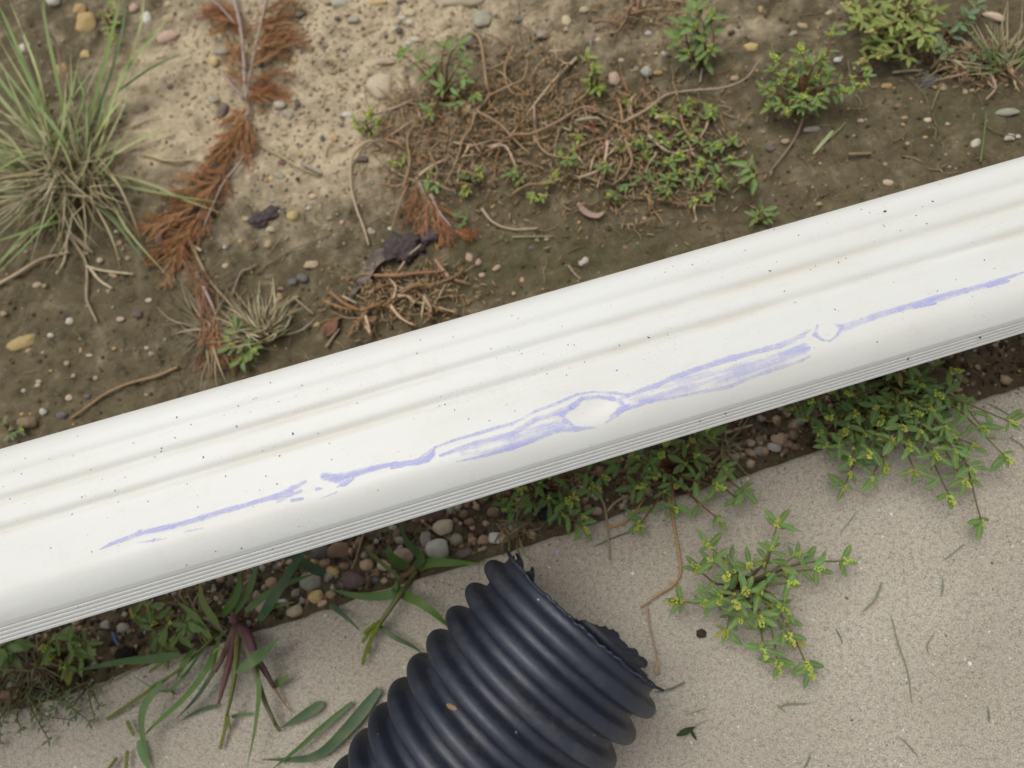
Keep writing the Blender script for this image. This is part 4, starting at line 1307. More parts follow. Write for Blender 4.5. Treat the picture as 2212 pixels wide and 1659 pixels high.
dead_weed('orange-brown jointed dead twig reaching over the downspout upper edge', [
    [(713, 630), (743, 655), (778, 670), (803, 662), (840, 652), (890, 620), (928, 615), (978, 600), (1003, 580)], [(790, 675), (772, 700), (750, 725)], [(788, 677), (795, 700), (801, 722)], [(840, 655), (855, 675), (870, 690), (893, 702)], [(915, 640), (930, 665), (928, 690)], [(890, 650), (930, 660), (985, 675)], [(983, 605), (1017, 614)],
    [(970, 600), (950, 575), (940, 560)], [(810, 595), (860, 595), (905, 590), (960, 585)], [(850, 645), (855, 620), (840, 600)], [(800, 720), (790, 700), (810, 690)], [(700, 650), (740, 665), (775, 668)], [(740, 640), (770, 655)], [(860, 640), (880, 640), (895, 655)]], 6, 60, (740, 580, 1010, 690), (.31, .185, .095), True)

# dead tan tuft and root mats
def dead_tuft(label, cx, cy, n, lo, hi, Lr, col, seed, h=.012, name='dead_grass_tuft'):
    rr = random.Random(seed)
    B = G(cx, cy)
    root = empty(name, B, label, 'dead grass')
    for k in range(n):
        a, L = math.radians(rr.uniform(lo, hi)), rr.uniform(*Lr)
        x0, y0 = cx + rr.uniform(-22, 22), cy + rr.uniform(-18, 18)
        x1, y1 = x0 + L * math.cos(a), y0 - L * math.sin(a)
        hh = rr.uniform(.001, h)
        blade(root, B, [(x0, y0, .001), ((x0 + x1) / 2 + rr.uniform(-12, 12), (y0 + y1) / 2 + rr.uniform(-12, 12), hh), (x1, y1, hh * .5)], rr.uniform(.0006, .0018), jit(rr.choice(col), .2, rr), rr.uniform(-2, 2), 8, 'dry_blade')


dead_tuft('tan dead grass tuft at the downspout upper edge, left of centre', 570, 725, 150, 20, 200, (35, 130), (TAN, PALE, PALE, (.30, .22, .13)), 1, .018)
dead_tuft('flat mat of grey-brown dead grass beside the cedar litter', 450, 720, 130, 0, 360, (40, 140), ((.28, .21, .14), TAN, (.20, .15, .10)), 2, .008)
dead_tuft('mat of fine pale dead roots in the lower left corner soil', 70, 1440, 110, 0, 360, (30, 110), (TAN, (.30, .21, .14), (.20, .14, .08)), 3, .008)
dead_tuft('dead grass fibres hanging at the slab edge behind the pipe mouth', 1110, 1140, 40, 0, 360, (20, 70), (TAN, (.22, .15, .08)), 4, .006)
dead_tuft('brown dead fibres under the crabgrass purple base', 420, 1340, 60, 0, 360, (30, 90), ((.2, .15, .09), TAN), 5, .008)
dead_tuft('matted brown dead fibres under the biggest sprawling weed', 1840, 850, 60, 0, 360, (30, 110), ((.2, .14, .08), TAN), 6, .006)
dead_tuft('brown dead fibres under the spreading weed by the slab edge', 1560, 960, 60, 0, 360, (30, 100), ((.2, .14, .08), TAN), 7, .006)

# ------------------------------------------------------------------ bark, dead leaves, scraps
_v, _f = ico(4)
_mb = MB()
_mb.add(_v, _f)
LUMP_ME = _mb.mesh('bark', MAT['bark'])


def lump(label, x, y, a, b, rot, col, k, name='bark_chunk', cat='bark chunk', zs=.5, sink=.25):
    p = G(x, y)
    s = mm(1, p) / 2
    o = bpy.data.objects.new(name, LUMP_ME.copy())
    P = np.zeros(len(o.data.vertices) * 3)
    o.data.vertices.foreach_get('co', P)
    P = P.reshape(-1, 3)
    P *= 1 + (fbm(P[:, 0] * 1.6 + 5 * k, P[:, 1] * 1.6 + P[:, 2] * 1.1, 77 + k, 2) - .5)[:, None] * .9
    P *= 1 + (fbm(P[:, 0] * 4.5 + k, P[:, 1] * 4.5 + P[:, 2] * 3, 7 + k, 3) - .5)[:, None] * .75
    o.data.vertices.foreach_set('co', P.ravel())
    o.color = (*col, 1)
    link(o)
    hgt = s * min(a, b) * zs
    o.matrix_world = Matrix.Translation(p + Vector((0, 0, hgt * (1 - 2 * sink)))) @ Matrix.Rotation(math.radians(rot), 4, 'Z') @ Matrix.Diagonal((s * a, s * b, hgt, 1))
    return tag(o, label, cat)


lump('large blackish rotten bark lump above the orange-brown jointed twig', 868, 540, 92, 66, 25, (.075, .060, .058), 1)
lump('small dark purple-grey bark piece just right of the large bark lump', 930, 510, 52, 36, 50, (.10, .075, .075), 2)
lump('flat purple-brown bark flake on soil right of the cedar branch', 572, 468, 62, 34, 20, (.075, .058, .058), 3, zs=.35)
lump('dark soil crumb heap beside the low round-leaved weed', 2050, 148, 60, 26, 0, (.055, .04, .028), 4, 'soil_clod', 'soil clod')
lump('grey crumbling clod with pale specks right of the pale straw stub', 2005, 178, 46, 34, 30, (.16, .145, .12), 5, 'soil_clod', 'soil clod')
lump('small dark crumb alone on the concrete right of the pipe mouth', 1515, 1369, 18, 17, 10, (.05, .04, .03), 6, 'dirt_crumb', 'dirt crumb', .7)
lump('dark wet bark piece in the gravel under the leafy weed', 1178, 1102, 44, 40, 10, (.035, .032, .032), 7)
lump('black soil clod at the slab edge, lower left', 272, 1412, 46, 26, 10, (.018, .016, .014), 8, 'soil_clod', 'soil clod')


def flat_leaf(label, x, y, L, ang, col, k=0, name='dead_leaf', cat='dead leaf', wide=1.4, lift=.003, bend=.35):
    r_ = random.Random(k + 70)
    p = G(x, y)
    L = mm(L, p)
    a = math.radians(ang)
    V, F = [], []
    n, m = 11, 7
    for i in range(n):
        t = i / (n - 1)
        w = .30 * wide * math.sin(math.pi * min(1, t * .94 + .04)) ** .7
        for j in range(m):
            q = (j / (m - 1) - .5) * 2
            V.append(((t - .5) * L, q * w * L * .5 * (1 + .15 * math.sin(7 * t + k)), L * (bend * .5 * q * q * w + .06 * math.sin(6 * t + 2 * q + k) + r_.uniform(-.015, .015)) + lift))
    for i in range(n - 1):
        for j in range(m - 1):
            c = i * m + j
            F.append((c, c + 1, c + m + 1, c + m))
    mb = MB()
    mb.add(V, F)
    o = mb.build(name, MAT['twig'])
    o.color = (*col, 1)
    o.matrix_world = Matrix.Translation(p) @ Matrix.Rotation(a, 4, 'Z') @ Matrix.Rotation(r_.uniform(-.25, .25), 4, 'X')
    return tag(o, label, cat)


flat_leaf('crumpled grey-brown dead leaf left of the large bark lump', 808, 580, 95, 55, (.20, .165, .135), 1)
flat_leaf('grey folded dead leaf at the tip of the crumpled leaf', 775, 618, 60, 60, (.15, .13, .115), 2, wide=1.1)
flat_leaf('pale tan dead leaf in the flat dead grass mat', 438, 630, 42, 120, (.30, .235, .175), 3)
flat_leaf('beige dead leaf under the small green weed by the downspout', 482, 722, 50, 130, (.33, .26, .20), 4)
flat_leaf('brown curled dead leaf propped at the downspout upper edge', 720, 705, 60, 60, (.20, .10, .065), 5)
flat_leaf('grey-lilac flat chip under the cedar branch tip', 345, 510, 46, 100, (.30, .27, .27), 6, wide=1.2, bend=.1)
flat_leaf('dark maroon dead leaf under the spreading weed', 1510, 1015, 60, 20, (.10, .045, .04), 7)
flat_leaf('brown dead leaf in the soil strip right of the biggest weed base', 1800, 905, 50, 30, (.24, .16, .11), 8)
flat_leaf('grey-brown dead leaf beside the tan pebbles right of centre under the downspout', 1755, 900, 48, 80, (.2, .15, .11), 9)
flat_leaf('red fallen leaf below the thin yellow-green sprout', 1278, 275, 26, 40, (.26, .07, .05), 10, wide=1.1)
flat_leaf('tan dead leaf curl in the net of dead stems', 1010, 240, 40, 60, (.38, .27, .15), 11)
flat_leaf('curled dark green leaf scrap on the concrete, lower right', 1480, 1578, 44, 25, (.035, .055, .025), 12, 'leaf_scrap', 'leaf scrap', .9)
flat_leaf('bent dark green leaf scrap beside the curled scrap on concrete', 1496, 1582, 30, -60, (.035, .06, .025), 13, 'leaf_scrap', 'leaf scrap', .8)
flat_leaf('papery tan husk at the tip of the frayed stem by the pipe mouth', 1420, 1440, 34, 75, (.38, .29, .19), 14, 'husk', 'husk', 1.2)
flat_leaf('small blue paint chip in the dark soil at lower left', 257, 1377, 30, -60, (.12, .24, .50), 15, 'paint_chip', 'paint chip', .7, .004, .1)
flat_leaf('tiny lavender paint flake on the concrete behind the pipe mouth', 1203, 1194, 12, 60, (.5, .5, .8), 16, 'paint_chip', 'paint chip', 1.1, .001, .05)


def on_pipe(label, x, y, L, w, ang, col, name, cat):
    """lies on the pipe where the view ray meets its top"""
    rr_ = ray(x, y)
    lo, hi = .2, .5
    for _ in range(40):
        t = (lo + hi) / 2
        q = Vector(CAMPOS + rr_ * t) - pa
        d = q.dot(PA)
        q2 = q - PA * d - PS * (.42 * d * d if d > 0 else 0)
        R_ = PR - .0084 + .0084 * ringp(d)
        if q2.length < R_: hi = t
        else: lo = t
    p = Vector(CAMPOS + rr_ * lo)
    nrm = q2.normalized()
    v, f = ico(2)
    L, w = mm(L, p) / 2, mm(w, p) / 2
    d = Vector((math.cos(math.radians(ang)), math.sin(math.radians(ang)), 0))
    d = (d - nrm * d.dot(nrm)).normalized()
    mb = MB()
    mb.add([(a * (1 - .15 * b), b + .25 * a * a, c) for a, b, c in v], f)
    o = mb.build(name, MAT['twig'])
    o.color = (*col, 1)
    o.matrix_world = Matrix.Translation(p + nrm * w * .5) @ orient(d, nrm) @ Matrix.Diagonal((L, w, w * .6, 1))
    tag(o, label, cat)


on_pipe('brown seed husk lying on the black pipe ribs', 977, 1528, 32, 12, -20, (.28, .17, .10), 'husk', 'husk')
on_pipe('thin pale straw bit on the black pipe below the ragged mouth', 1147, 1479, 42, 3.4, -30, (.50, .38, .24), 'straw_bit', 'straw')
on_pipe('tiny upright pale straw bit on the lower pipe ribs', 916, 1574, 22, 2.6, -65, (.48, .42, .3), 'straw_bit', 'straw')
on_pipe('pinkish grain stuck near the ragged rim of the pipe', 1163, 1296, 7, 6, 0, (.4, .3, .24), 'grain', 'grain')
on_pipe('pale crumb low on the right side of the pipe', 1204, 1625, 14, 3, 20, (.4, .4, .3), 'straw_bit', 'straw')

# grass clippings on the concrete
CLIP = 'green grass clippings on the concrete'
for lab, pts, w, col in (
    ('dark green clipping beside the pipe mouth lower corner', [(1415, 1495), (1450, 1488), (1480, 1473)], 6, (.06, .085, .05)), ('long thin grey-green clipping lying upright at right on the concrete', [(1925, 1330), (1940, 1390), (1960, 1450), (1970, 1520)], 4, (.17, .18, .10)),
    ('curved green clipping above the long thin clipping', [(1865, 1320), (1890, 1295), (1905, 1258)], 6, (.15, .18, .10)), ('short dark clipping left of the long thin clipping', [(1805, 1358), (1813, 1372), (1820, 1390)], 4, (.08, .09, .04)),
    ('kinked clipping right of the long thin clipping', [(2007, 1415), (2003, 1395), (2018, 1368)], 3, (.14, .14, .08)), ('green clipping below right of the bushy concrete weed', [(1680, 1530), (1700, 1522), (1745, 1520)], 5, (.13, .15, .06)),
    ('short olive clipping crossing the green clipping', [(1678, 1522), (1690, 1533), (1698, 1540)], 4, (.15, .15, .05)), ('straight clipping in the lower right of the concrete', [(1946, 1595), (1962, 1610), (1982, 1632)], 4, (.13, .12, .07)),
    ('tiny upright clipping near the right picture edge', [(2134, 1527), (2136, 1545), (2137, 1560)], 4, (.09, .11, .06)), ('thin clipping between leaf scraps and bottom edge', [(1475, 1600), (1500, 1570), (1530, 1555)], 3, (.15, .17, .1)),
    ('faint clipping right of the curled leaf scrap', [(1480, 1545), (1510, 1535), (1525, 1530)], 3, (.16, .17, .1)), ('thin dark root from the biggest weed out along the concrete', [(2130, 870), (2170, 890), (2220, 930)], 3, (.10, .08, .05)),
    ('dark green clipping by the curled straw at the slab edge', [(1285, 1180), (1330, 1160), (1385, 1140)], 5, (.06, .085, .06)), ('thin dark root right of the biggest weed', [(2180, 945), (2205, 960), (2225, 985)], 3, (.09, .07, .04)),
    ('pale clipping between the two concrete weeds', [(1815, 1150), (1840, 1120), (1850, 1105)], 3, (.2, .22, .14)), ('clipping at the bottom edge right of the pipe', [(1735, 1662), (1745, 1645), (1750, 1630)], 5, (.12, .14, .08)),
    ('clipping below the biggest weed on the concrete', [(2040, 1210), (2065, 1190), (2085, 1175)], 4, (.16, .18, .12)), ('straight short clipping below the sprawling weed tips', [(2034, 1290), (2037, 1270), (2036, 1250)], 4, (.15, .17, .11))):
    S(lab, pts, w * .75, tuple(.7 * c + .3 * q for c, q in zip(col, (.33, .32, .24))), 'grass_clipping', 'grass clipping', CLIP, .0012, .05, True)

# ------------------------------------------------------------------ stones
OCH, CRM, WHT, GRY, SLT, BLK, PUR_, PNK, TNN, BRW, MAR, GRN, YLW, SND = ((.52, .35, .155), (.58, .47, .31), (.60, .57, .50), (.36, .33, .28), (.13, .13, .135), (.045, .045, .046), (.135, .10, .10), (.50, .36, .27), (.45, .33, .21), (.25, .165, .10),
                                                                       (.18, .10, .09), (.37, .37, .29), (.58, .43, .19), (.55, .46, .33))
CN = {id(c): n for c, n in ((OCH, 'ochre'), (CRM, 'cream'), (WHT, 'whitish'), (GRY, 'grey'), (SLT, 'slate grey'), (BLK, 'black'), (PUR_, 'dark purple'), (PNK, 'pinkish'), (TNN, 'tan'), (BRW, 'brown'), (MAR, 'maroon'), (GRN, 'greenish grey'), (YLW, 'yellow'), (SND, 'sandy'))}
LAND = [('cedar branch fork', 530, 210), ('cedar branch tip', 340, 590), ('grass tuft base', 150, 360), ('grass tuft tips', 300, 40), ('loose green weed', 950, 170), ('net of dead stems', 1120, 250), ('upright top weed', 1505, 90), ('dense rounded weed', 1725, 190),
        ('yellowish bushy weed', 1930, 70), ('half-dry grass tuft', 2165, 130), ('small bright sprout', 1620, 385), ('bark lump', 868, 540), ('jointed dead twig', 880, 640), ('dead tan tuft', 570, 720), ('forked pale straw', 188, 576), ('long brown root', 270, 835),
        ('crabgrass base', 510, 1350), ('broad-leaved crabgrass', 888, 1240), ('pipe mouth', 1230, 1360), ('leafy gravel weed', 1170, 1060), ('spreading weed', 1460, 1010), ('biggest weed', 1900, 880), ('thin yellow-green sprout', 1280, 160), ('red fallen leaf', 1278, 275), ('curled brown leaf-stalk', 1275, 455), ('pale bent straw', 1090, 485), ('top edge', 800, -20), ('long green stalk', 2124, 300), ('pale arching stem', 770, 400)]
ST = [(190, 54, 43, 46, 0, OCH), (175, 22, 28, 24, 0, OCH), (117, 5, 30, 24, 10, WHT), (365, 83, 48, 36, 10, PNK), (365, 9, 16, 14, 0, CRM), (367, 42, 30, 20, 20, TNN), (317, 40, 22, 34, 20, WHT), (292, 20, 20, 28, 0, PNK), (186, 120, 20, 22, 0, YLW), (57, 105, 24, 26, 0, WHT),
      (133, 152, 28, 36, 0, OCH), (370, 186, 20, 14, 30, PUR_), (465, 135, 28, 22, 130, YLW), (480, 112, 36, 22, 0, GRY), (480, 240, 22, 36, -40, PUR_), (462, 217, 20, 16, 0, GRN), (262, 217, 13, 12, 0, YLW), (270, 245, 12, 10, 0, SLT), (317, 237, 10, 16, 20, MAR), (547, 365, 16, 15, 0, CRM), (490, 405, 18, 14, 0, GRY),
      (403, 203, 12, 10, 0, MAR), (340, 196, 14, 10, 20, YLW), (420, 210, 14, 9, 30, TNN), (605, 230, 30, 28, 20, WHT), (622, 248, 26, 18, -30, GRY), (649, 30, 26, 28, 0, SLT), (735, 8, 30, 24, 0, GRN), (818, 6, 36, 14, 0, OCH), (860, 27, 14, 26, -20, SLT), (867, 6, 20, 12, 0, BLK), (884, 29, 24, 18, 0, CRM), (869, 41, 15, 13, 0, WHT),
      (885, 49, 16, 13, 0, WHT), (862, 66, 17, 14, 0, BLK), (848, 88, 18, 20, 0, TNN), (898, 86, 18, 17, 0, WHT), (882, 94, 13, 14, 0, WHT), (803, 68, 17, 13, 0, TNN), (833, 136, 42, 18, 0, PNK), (825, 192, 60, 66, 20, SND), (823, 255, 32, 28, 0, GRY), (782, 260, 24, 18, 0, GRY), (750, 249, 18, 15, 0, WHT), (1003, 6, 90, 46, 0, SND),
      (1040, 44, 38, 42, 20, GRN), (1018, 88, 52, 34, 10, PUR_), (783, 345, 26, 17, 0, PUR_), (608, 350, 18, 12, -20, MAR), (605, 382, 22, 17, -20, GRN), (587, 385, 12, 16, 0, YLW), (723, 301, 16, 13, 0, OCH), (649, 335, 11, 13, 0, OCH), (642, 222, 13, 24, 20, BLK), (728, 41, 13, 11, 0, BLK), (763, 45, 24, 20, 0, GRY), (712, 10, 10, 9, 0, BLK),
      (748, 31, 12, 10, 0, PNK), (700, 105, 11, 13, 0, SLT), (637, 133, 14, 15, 0, YLW), (745, 110, 13, 11, 0, SLT), (672, 205, 12, 11, 0, SLT), (707, 238, 12, 9, 0, BLK), (738, 271, 10, 10, 0, SLT), (697, 300, 10, 16, 10, SLT), (614, 290, 14, 12, 0, PNK), (563, 140, 15, 13, 0, SLT), (834, 80, 9, 10, 0, BLK),
      (1223, 45, 21, 30, 10, CRM), (1262, 22, 20, 15, 0, CRM), (1223, 65, 12, 14, 0, PNK), (1287, 62, 13, 11, 0, CRM), (1292, 87, 13, 12, 0, CRM), (1341, 132, 15, 13, 0, CRM), (1396, 157, 24, 32, 20, GRY), (1326, 172, 22, 30, 10, PNK), (1421, 159, 18, 14, 0, OCH), (1435, 117, 15, 13, 0, WHT), (1388, 120, 11, 10, 0, OCH), (1417, 117, 10, 9, 0, OCH),
      (1622, 104, 32, 22, 0, YLW), (1587, 170, 16, 13, 0, TNN), (1171, 75, 22, 20, 0, GRY), (1119, 46, 20, 16, 0, SLT), (1276, 95, 22, 12, -10, SLT), (1400, 72, 13, 10, 0, WHT), (1370, 150, 16, 12, 0, GRY), (1540, 35, 12, 12, 0, TNN), (1643, 20, 12, 18, 0, OCH),
      (1791, 29, 17, 12, 20, CRM), (1734, 57, 22, 14, -30, TNN), (1713, 74, 18, 12, 20, GRY), (1809, 130, 15, 12, 0, WHT), (1716, 137, 16, 11, 0, PNK), (1915, 187, 21, 14, 0, OCH), (2035, 189, 15, 20, 10, TNN), (2084, 172, 16, 14, 0, CRM), (2139, 177, 24, 19, -20, PNK), (2146, 39, 44, 24, -25, SND), (2081, 199, 15, 12, 0, CRM),
      (2003, 260, 16, 15, 0, CRM), (1859, 262, 13, 12, 0, PNK), (1954, 255, 12, 8, 0, OCH), (1754, 280, 32, 15, 0, GRY), (1696, 306, 18, 15, 0, TNN), (1918, 395, 25, 14, -10, CRM), (2106, 311, 22, 16, 30, WHT), (2179, 299, 21, 18, 0, WHT), (2199, 295, 10, 9, 0, WHT), (1960, 311, 10, 10, 0, PNK), (1941, 230, 15, 12, 0, BRW), (2176, 243, 46, 20, 0, GRN),
      (1666, 322, 22, 18, 0, PUR_), (1950, 270, 9, 8, 0, TNN), (1998, 297, 10, 8, 0, OCH), (1912, 355, 10, 9, 0, TNN), (1870, 402, 12, 8, 0, BRW), (2047, 268, 9, 8, 0, CRM), (1935, 60, 9, 8, 0, TNN), (1985, 136, 12, 9, 0, GRY), (2100, 195, 14, 8, 10, CRM), (1773, 57, 9, 8, 0, BRW),
      (50, 743, 68, 34, 22, OCH), (82, 616, 20, 14, 15, PNK), (97, 618, 9, 9, 0, TNN), (151, 694, 16, 15, 0, WHT), (140, 687, 15, 12, 0, BLK), (297, 680, 21, 20, 0, PUR_), (262, 690, 18, 14, 0, PNK), (322, 649, 15, 14, 0, CRM), (217, 563, 14, 14, 0, CRM), (257, 526, 14, 12, 20, PNK), (110, 725, 14, 11, 0, WHT), (194, 768, 16, 9, 0, CRM), (10, 678, 14, 13, 0, TNN),
      (246, 595, 20, 13, -30, TNN), (532, 475, 17, 14, 0, CRM), (520, 523, 11, 10, 0, OCH), (62, 758, 11, 11, 0, PNK), (383, 718, 20, 17, 0, MAR), (174, 757, 8, 14, 20, OCH), (185, 548, 12, 9, 0, TNN), (253, 500, 12, 9, 0, WHT), (57, 544, 10, 9, 0, GRY), (43, 531, 10, 9, 0, GRY), (277, 558, 13, 12, 0, TNN), (247, 753, 9, 9, 0, OCH), (318, 752, 10, 8, 0, WHT), (328, 764, 15, 13, 0, GRY), (145, 785, 12, 16, 0, TNN),
      (84, 825, 13, 10, 0, CRM), (207, 817, 12, 9, 0, PNK), (159, 812, 9, 10, 0, TNN), (487, 534, 10, 9, 0, WHT), (488, 575, 14, 12, 0, CRM), (130, 640, 8, 9, 0, SLT), (235, 630, 10, 10, 0, TNN),
      (635, 468, 24, 24, 0, YLW), (667, 450, 17, 14, 10, WHT), (677, 425, 17, 15, 0, CRM), (744, 483, 19, 13, -20, TNN), (585, 497, 19, 16, 0, CRM), (580, 528, 13, 24, -20, TNN), (673, 573, 30, 18, 0, TNN), (633, 610, 20, 22, 20, SLT), (655, 602, 26, 26, -20, SLT), (603, 642, 17, 24, -10, YLW), (581, 481, 17, 14, 30, OCH), (607, 624, 15, 12, 0, BRW),
      (1014, 556, 15, 32, 5, TNN), (1033, 567, 15, 17, 20, PNK), (1073, 580, 21, 14, 30, TNN), (1042, 595, 14, 13, 0, PNK), (841, 463, 10, 9, 0, CRM), (712, 472, 11, 10, 0, TNN), (842, 495, 9, 8, 0, WHT), (685, 702, 13, 13, 0, OCH), (630, 675, 12, 12, 0, OCH), (648, 707, 12, 9, 0, BLK), (692, 524, 9, 9, 0, PNK), (590, 434, 12, 10, 0, GRY), (800, 500, 12, 18, 10, GRY), (712, 495, 9, 8, 0, TNN),
      (1261, 565, 22, 18, 30, WHT), (1181, 517, 10, 10, 0, CRM), (1392, 473, 11, 11, 0, PNK), (1148, 537, 13, 12, 0, SLT), (1769, 442, 13, 11, 0, TNN), (1128, 605, 8, 12, 0, OCH), (1352, 535, 13, 10, 0, BRW), (1110, 634, 9, 9, 0, CRM),
      (151, 859, 18, 15, 0, CRM), (94, 889, 16, 16, 0, WHT), (136, 897, 24, 20, 10, SLT), (62, 912, 42, 28, 0, BRW), (190, 857, 15, 15, 0, SLT), (83, 833, 14, 10, 0, CRM), (317, 853, 10, 8, 0, TNN), (49, 895, 9, 8, 0, OCH), (25, 930, 12, 10, 0, PNK), (52, 844, 9, 8, 0, WHT),
      (930, 1107, 62, 38, 10, MAR), (694, 1189, 34, 42, 10, SLT), (733, 1189, 48, 40, 0, BRW), (975, 1090, 22, 40, 0, GRN), (958, 1139, 46, 34, 20, SND), (947, 1187, 46, 46, 0, WHT), (1073, 1162, 38, 24, 0, WHT), (1044, 1167, 22, 24, 0, TNN), (1014, 1127, 24, 18, 0, BRW), (1005, 1194, 32, 24, 20, PUR_), (985, 1165, 30, 28, 0, GRY), (922, 1165, 28, 36, 30, GRY),
      (863, 1167, 28, 24, 0, GRY), (873, 1202, 42, 38, 0, PNK), (828, 1222, 24, 28, 0, SND), (792, 1220, 30, 26, 0, TNN), (720, 1234, 28, 26, 0, YLW), (768, 1252, 50, 42, 0, PUR_), (798, 1147, 26, 22, 0, MAR), (1013, 1077, 26, 22, 0, CRM), (1043, 1074, 24, 24, 0, BRW), (1068, 1107, 26, 24, 0, BRW), (703, 1214, 22, 22, 0, PNK), (600, 1222, 16, 24, 0, SLT), (1085, 1107, 20, 24, 0, BLK),
      (673, 1256, 44, 42, 0, GRN), (683, 1289, 34, 28, 30, YLW), (639, 1319, 34, 26, 20, SND), (715, 1284, 26, 18, 10, TNN), (570, 1309, 28, 40, 20, PNK), (588, 1259, 26, 26, 0, TNN), (593, 1291, 22, 22, 0, GRY), (697, 1303, 20, 14, 20, PNK), (612, 1302, 20, 18, 0, WHT), (745, 1222, 24, 22, 0, BRW), (801, 1186, 20, 18, 0, BRW), (765, 1175, 12, 10, 0, OCH), (850, 1140, 18, 16, 0, GRY),
      (1021, 1140, 12, 10, 0, PNK), (1023, 1165, 22, 14, 20, TNN), (681, 1212, 17, 15, 0, OCH), (640, 1280, 20, 18, 0, GRY), (555, 1285, 16, 22, 0, PNK), (740, 1262, 16, 12, 0, SLT), (812, 1252, 16, 14, 0, SLT), (830, 1254, 18, 14, 0, TNN), (900, 1120, 18, 18, 0, BRW), (985, 1125, 15, 16, 0, BRW), (1050, 1130, 14, 14, 0, TNN), (905, 1190, 20, 22, 0, PUR_), (970, 1160, 14, 14, 0, SLT),
      (1621, 977, 24, 18, -20, PNK), (1586, 987, 28, 14, 10, GRY), (1621, 957, 22, 16, 0, PNK), (1671, 967, 32, 28, 0, WHT), (1683, 948, 34, 28, 0, PNK), (1715, 919, 26, 26, 0, TNN), (1713, 939, 20, 18, 0, PNK), (1700, 960, 22, 18, 0, BRW), (1650, 980, 16, 14, 0, BRW), (1640, 950, 18, 16, 0, BRW), (1270, 1098, 18, 16, 0, BRW), (1290, 1105, 22, 20, 0, PNK), (1265, 1078, 14, 14, 0, TNN), (1120, 1090, 18, 16, 0, BRW), (1250, 1140, 16, 14, 0, TNN),
      (1125, 1075, 26, 24, 0, TNN), (230, 1350, 22, 22, 0, GRY), (267, 1355, 26, 24, 0, GRN), (415, 1395, 14, 8, 30, PNK), (197, 1473, 14, 9, 30, PNK), (15, 1500, 24, 20, 0, BRW), (215, 1421, 14, 6, 10, PNK)]
stone_items = []
rs = random.Random(21)


def stone(x, y, a, b, rot, col, k, zs=.6, sink=.22):
    p = G(x, y)
    s = mm(1, p) / 2
    o = bpy.data.objects.new('stone' if max(a, b) > 30 else 'pebble', STONE_ME[k % len(STONE_ME)])
    dz = .24 if sd(p.x, p.y) < -.06 else .10
    dust = (.33, .265, .165) if y < 300 and 250 < x < 1000 else (.17, .135, .08)
    o.color = (*[c * (1 - dz) + e * dz for c, e in zip(jit(col, .12, rs), dust)], 1)
    link(o)
    hgt = s * min(a, b) * zs
    ff = 1.08
    o.matrix_world = Matrix.Translation(p + Vector((0, 0, hgt * (1 - 2 * sink)))) @ Matrix.Rotation(math.radians(rot), 4, 'Z') @ Matrix.Rotation(rs.uniform(-.25, .25), 4, 'X') @ Matrix.Diagonal((s * a * ff, s * b * ff, hgt, 1))
    return o


for k, (x, y, a, b, rot, col) in enumerate(ST):
    o = stone(x, y, a, b, rot, col, rs.randrange(9), rs.uniform(.5, .75), rs.uniform(.22, .40))
    m = max(a, b)
    size = 'large' if m > 40 else 'medium' if m > 26 else 'small' if m > 14 else 'tiny'
    shape = ('long ' if max(a, b) / min(a, b) > 1.45 else '') + ('stone' if m > 30 else 'pebble')
    nm, lx, ly = min(LAND, key=lambda q: math.hypot(q[1] - x, q[2] - y))
    dx, dy = x - lx, y - ly
    rel = ('right of' if dx > 0 else 'left of') if abs(dx) > abs(dy) else ('below' if dy > 0 else 'above')
    stone_items.append((f'{size} {CN[id(col)]} {shape}', rel, nm, math.hypot(dx, dy), o))
from collections import defaultdict
for x, y, o in sprout_items:
    nm, lx, ly = min(LAND, key=lambda q: math.hypot(q[1] - x, q[2] - y))
    dx, dy = x - lx, y - ly
    rel = ('right of' if dx > 0 else 'left of') if abs(dx) > abs(dy) else ('below' if dy > 0 else 'above')
    stone_items.append(('tiny green weed sprout', rel, nm, math.hypot(dx, dy), o))
grp = defaultdict(list)
for it in stone_items: grp[it[:3]].append(it)
ORD = ['nearest', 'second nearest', 'third nearest', 'fourth nearest', 'fifth nearest', 'sixth nearest', 'seventh nearest', 'eighth nearest', 'ninth nearest', 'tenth nearest', 'eleventh nearest', 'twelfth nearest', 'thirteenth nearest', 'fourteenth nearest', 'fifteenth nearest', 'sixteenth nearest']
for (d, rel, nm), its in grp.items():
    its.sort(key=lambda q: q[3])
    for q, it in enumerate(its):
        if len(its) == 1: lab = f'{d} lying on the ground {rel} the {nm}'
        else: lab = f'{d} {rel} the {nm}, {ORD[min(q, 15)]} to it'
        if it[4].type == 'EMPTY': tag(it[4], lab)
        else: tag(it[4], lab, 'stone' if max(it[4].scale) > .008 else 'pebble', 'stones and pebbles on the ground')

# loose grit: past counting
v4 = LOW_ME


def in_view(p):
    c = RW.T @ (np.array(p) - CAMPOS)
    return c[2] > 0 and -40 < CX + FPX * c[0] / c[2] < 2250 and -40 < CY + FPX * c[1] / c[2] < 1700


def grit(name, n, lo, hi, col, zone, seed, mat='stone'):
    rr = random.Random(seed)
    mb = MB()
    k = 0
    while k < n:
        x, y = rr.uniform(0, 2212), rr.uniform(0, 1659)
        if rr.random() > zone(x, y): continue
        k += 1
        s = rr.uniform(lo, hi) * rr.choice((.5, .7, 1))
        p = G(x, y, s * .2)
        v, f = v4[k % 4]
        mb.add(v, f, Matrix.Translation(p) @ Matrix.Rotation(rr.uniform(0, 6.28), 4, 'Z') @ Matrix.Diagonal((s, s * rr.uniform(.6, 1), s * .6, 1)))
    o = mb.build(name, MAT[mat])
    o.color = (*col, 1)
    tag(o, kind='stuff')


def onsoil(x, y):
    return 1.0 if sd(*at(x, y)[:2]) < -.004 else 0.0


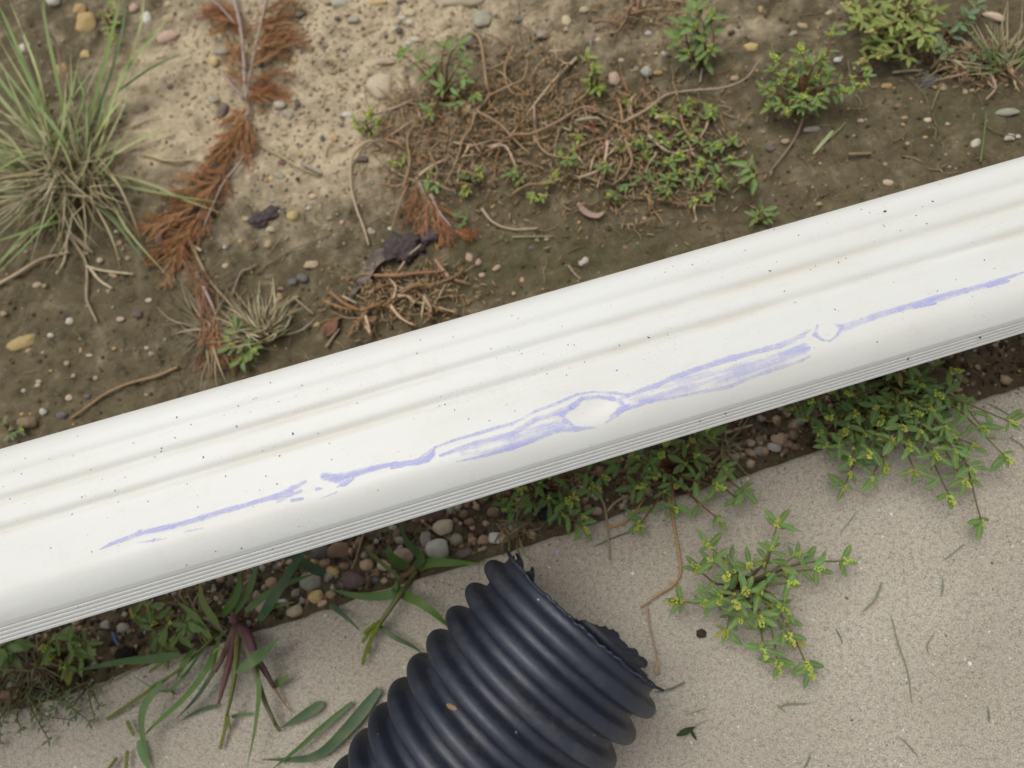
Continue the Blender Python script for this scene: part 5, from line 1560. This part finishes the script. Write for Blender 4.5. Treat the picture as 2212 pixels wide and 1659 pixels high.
def ell(cx, cy, rx, ry): return lambda x, y: math.exp(-((x - cx) / rx) ** 2 - ((y - cy) / ry) ** 2) * onsoil(x, y)


strip = lambda x, y: 1.0 if -.055 < sd(*at(x, y)[:2]) < -.003 else 0.0
soil_all = lambda x, y: onsoil(x, y)
damp_soil = lambda x, y: onsoil(x, y) * max(0, 1 - 1.6 * math.exp(-((x - 640) / 400) ** 2 - ((y - 130) / 250) ** 2))
grit('gravel_grit', 320, .0006, .0018, GRY, soil_all, 1)
grit('gravel_grit', 260, .0006, .0018, TNN, soil_all, 2)
grit('gravel_grit', 240, .0006, .0020, OCH, soil_all, 3)
grit('gravel_grit', 60, .0005, .0016, SLT, ell(650, 130, 420, 300), 4)
grit('gravel_grit', 420, .0006, .0020, TNN, ell(650, 130, 420, 300), 5)
grit('soil_crumbs', 2600, .0006, .0022, (.10, .076, .046), damp_soil, 6, 'bark')
grit('soil_crumbs', 2400, .0006, .0024, (.42, .33, .21), ell(700, 110, 330, 260), 7, 'bark')
grit('gravel_grit', 420, .0015, .0042, BRW, strip, 8)
grit('gravel_grit', 300, .0015, .0042, GRY, strip, 9)
grit('gravel_grit', 260, .0015, .0042, TNN, strip, 10)
grit('soil_crumbs', 1200, .001, .003, (.055, .040, .026), strip, 11, 'bark')

edge_spill = lambda x, y: math.exp(-max(0, sd(*at(x, y)[:2])) / .010) if sd(*at(x, y)[:2]) > 0 else 0.0
grit('soil_crumbs', 420, .0002, .0008, (.17, .135, .09), edge_spill, 12, 'bark')
grit('gravel_grit', 90, .0003, .0009, TNN, edge_spill, 13)

# fine plant litter over the soil
rr = random.Random(77)
for nm, n, col, zone in (('plant_litter', 420, (.24, .18, .11), soil_all), ('plant_litter', 260, (.38, .29, .17), soil_all), ('plant_litter', 420, (.20, .115, .06), strip), ('plant_litter', 260, (.28, .15, .07), ell(1180, 260, 380, 220)), ('plant_litter', 200, (.22, .17, .11), ell(420, 660, 150, 150))):
    mb = MB()
    k = 0
    while k < n:
        x, y = rr.uniform(0, 2212), rr.uniform(0, 1659)
        if rr.random() > zone(x, y): continue
        k += 1
        a, L = rr.uniform(0, 6.28), rr.uniform(.004, .020)
        p = G(x, y)
        q0 = p - Vector((math.cos(a), math.sin(a), 0)) * L / 2
        pts = []
        for i in range(5):
            c = q0 + Vector((math.cos(a), math.sin(a), 0)) * L * i / 4
            a += rr.uniform(-.25, .25)
            c.z = ground(c.x, c.y) + rr.uniform(.0004, .0022)
            pts.append(c)
        w = rr.uniform(.00014, .00042)
        mb.tube(pts, [w, w, w, w * .8, w * .5], 4)
    o = mb.build(nm, MAT['twig'])
    o.color = (*col, 1)
    tag(o, kind='stuff')
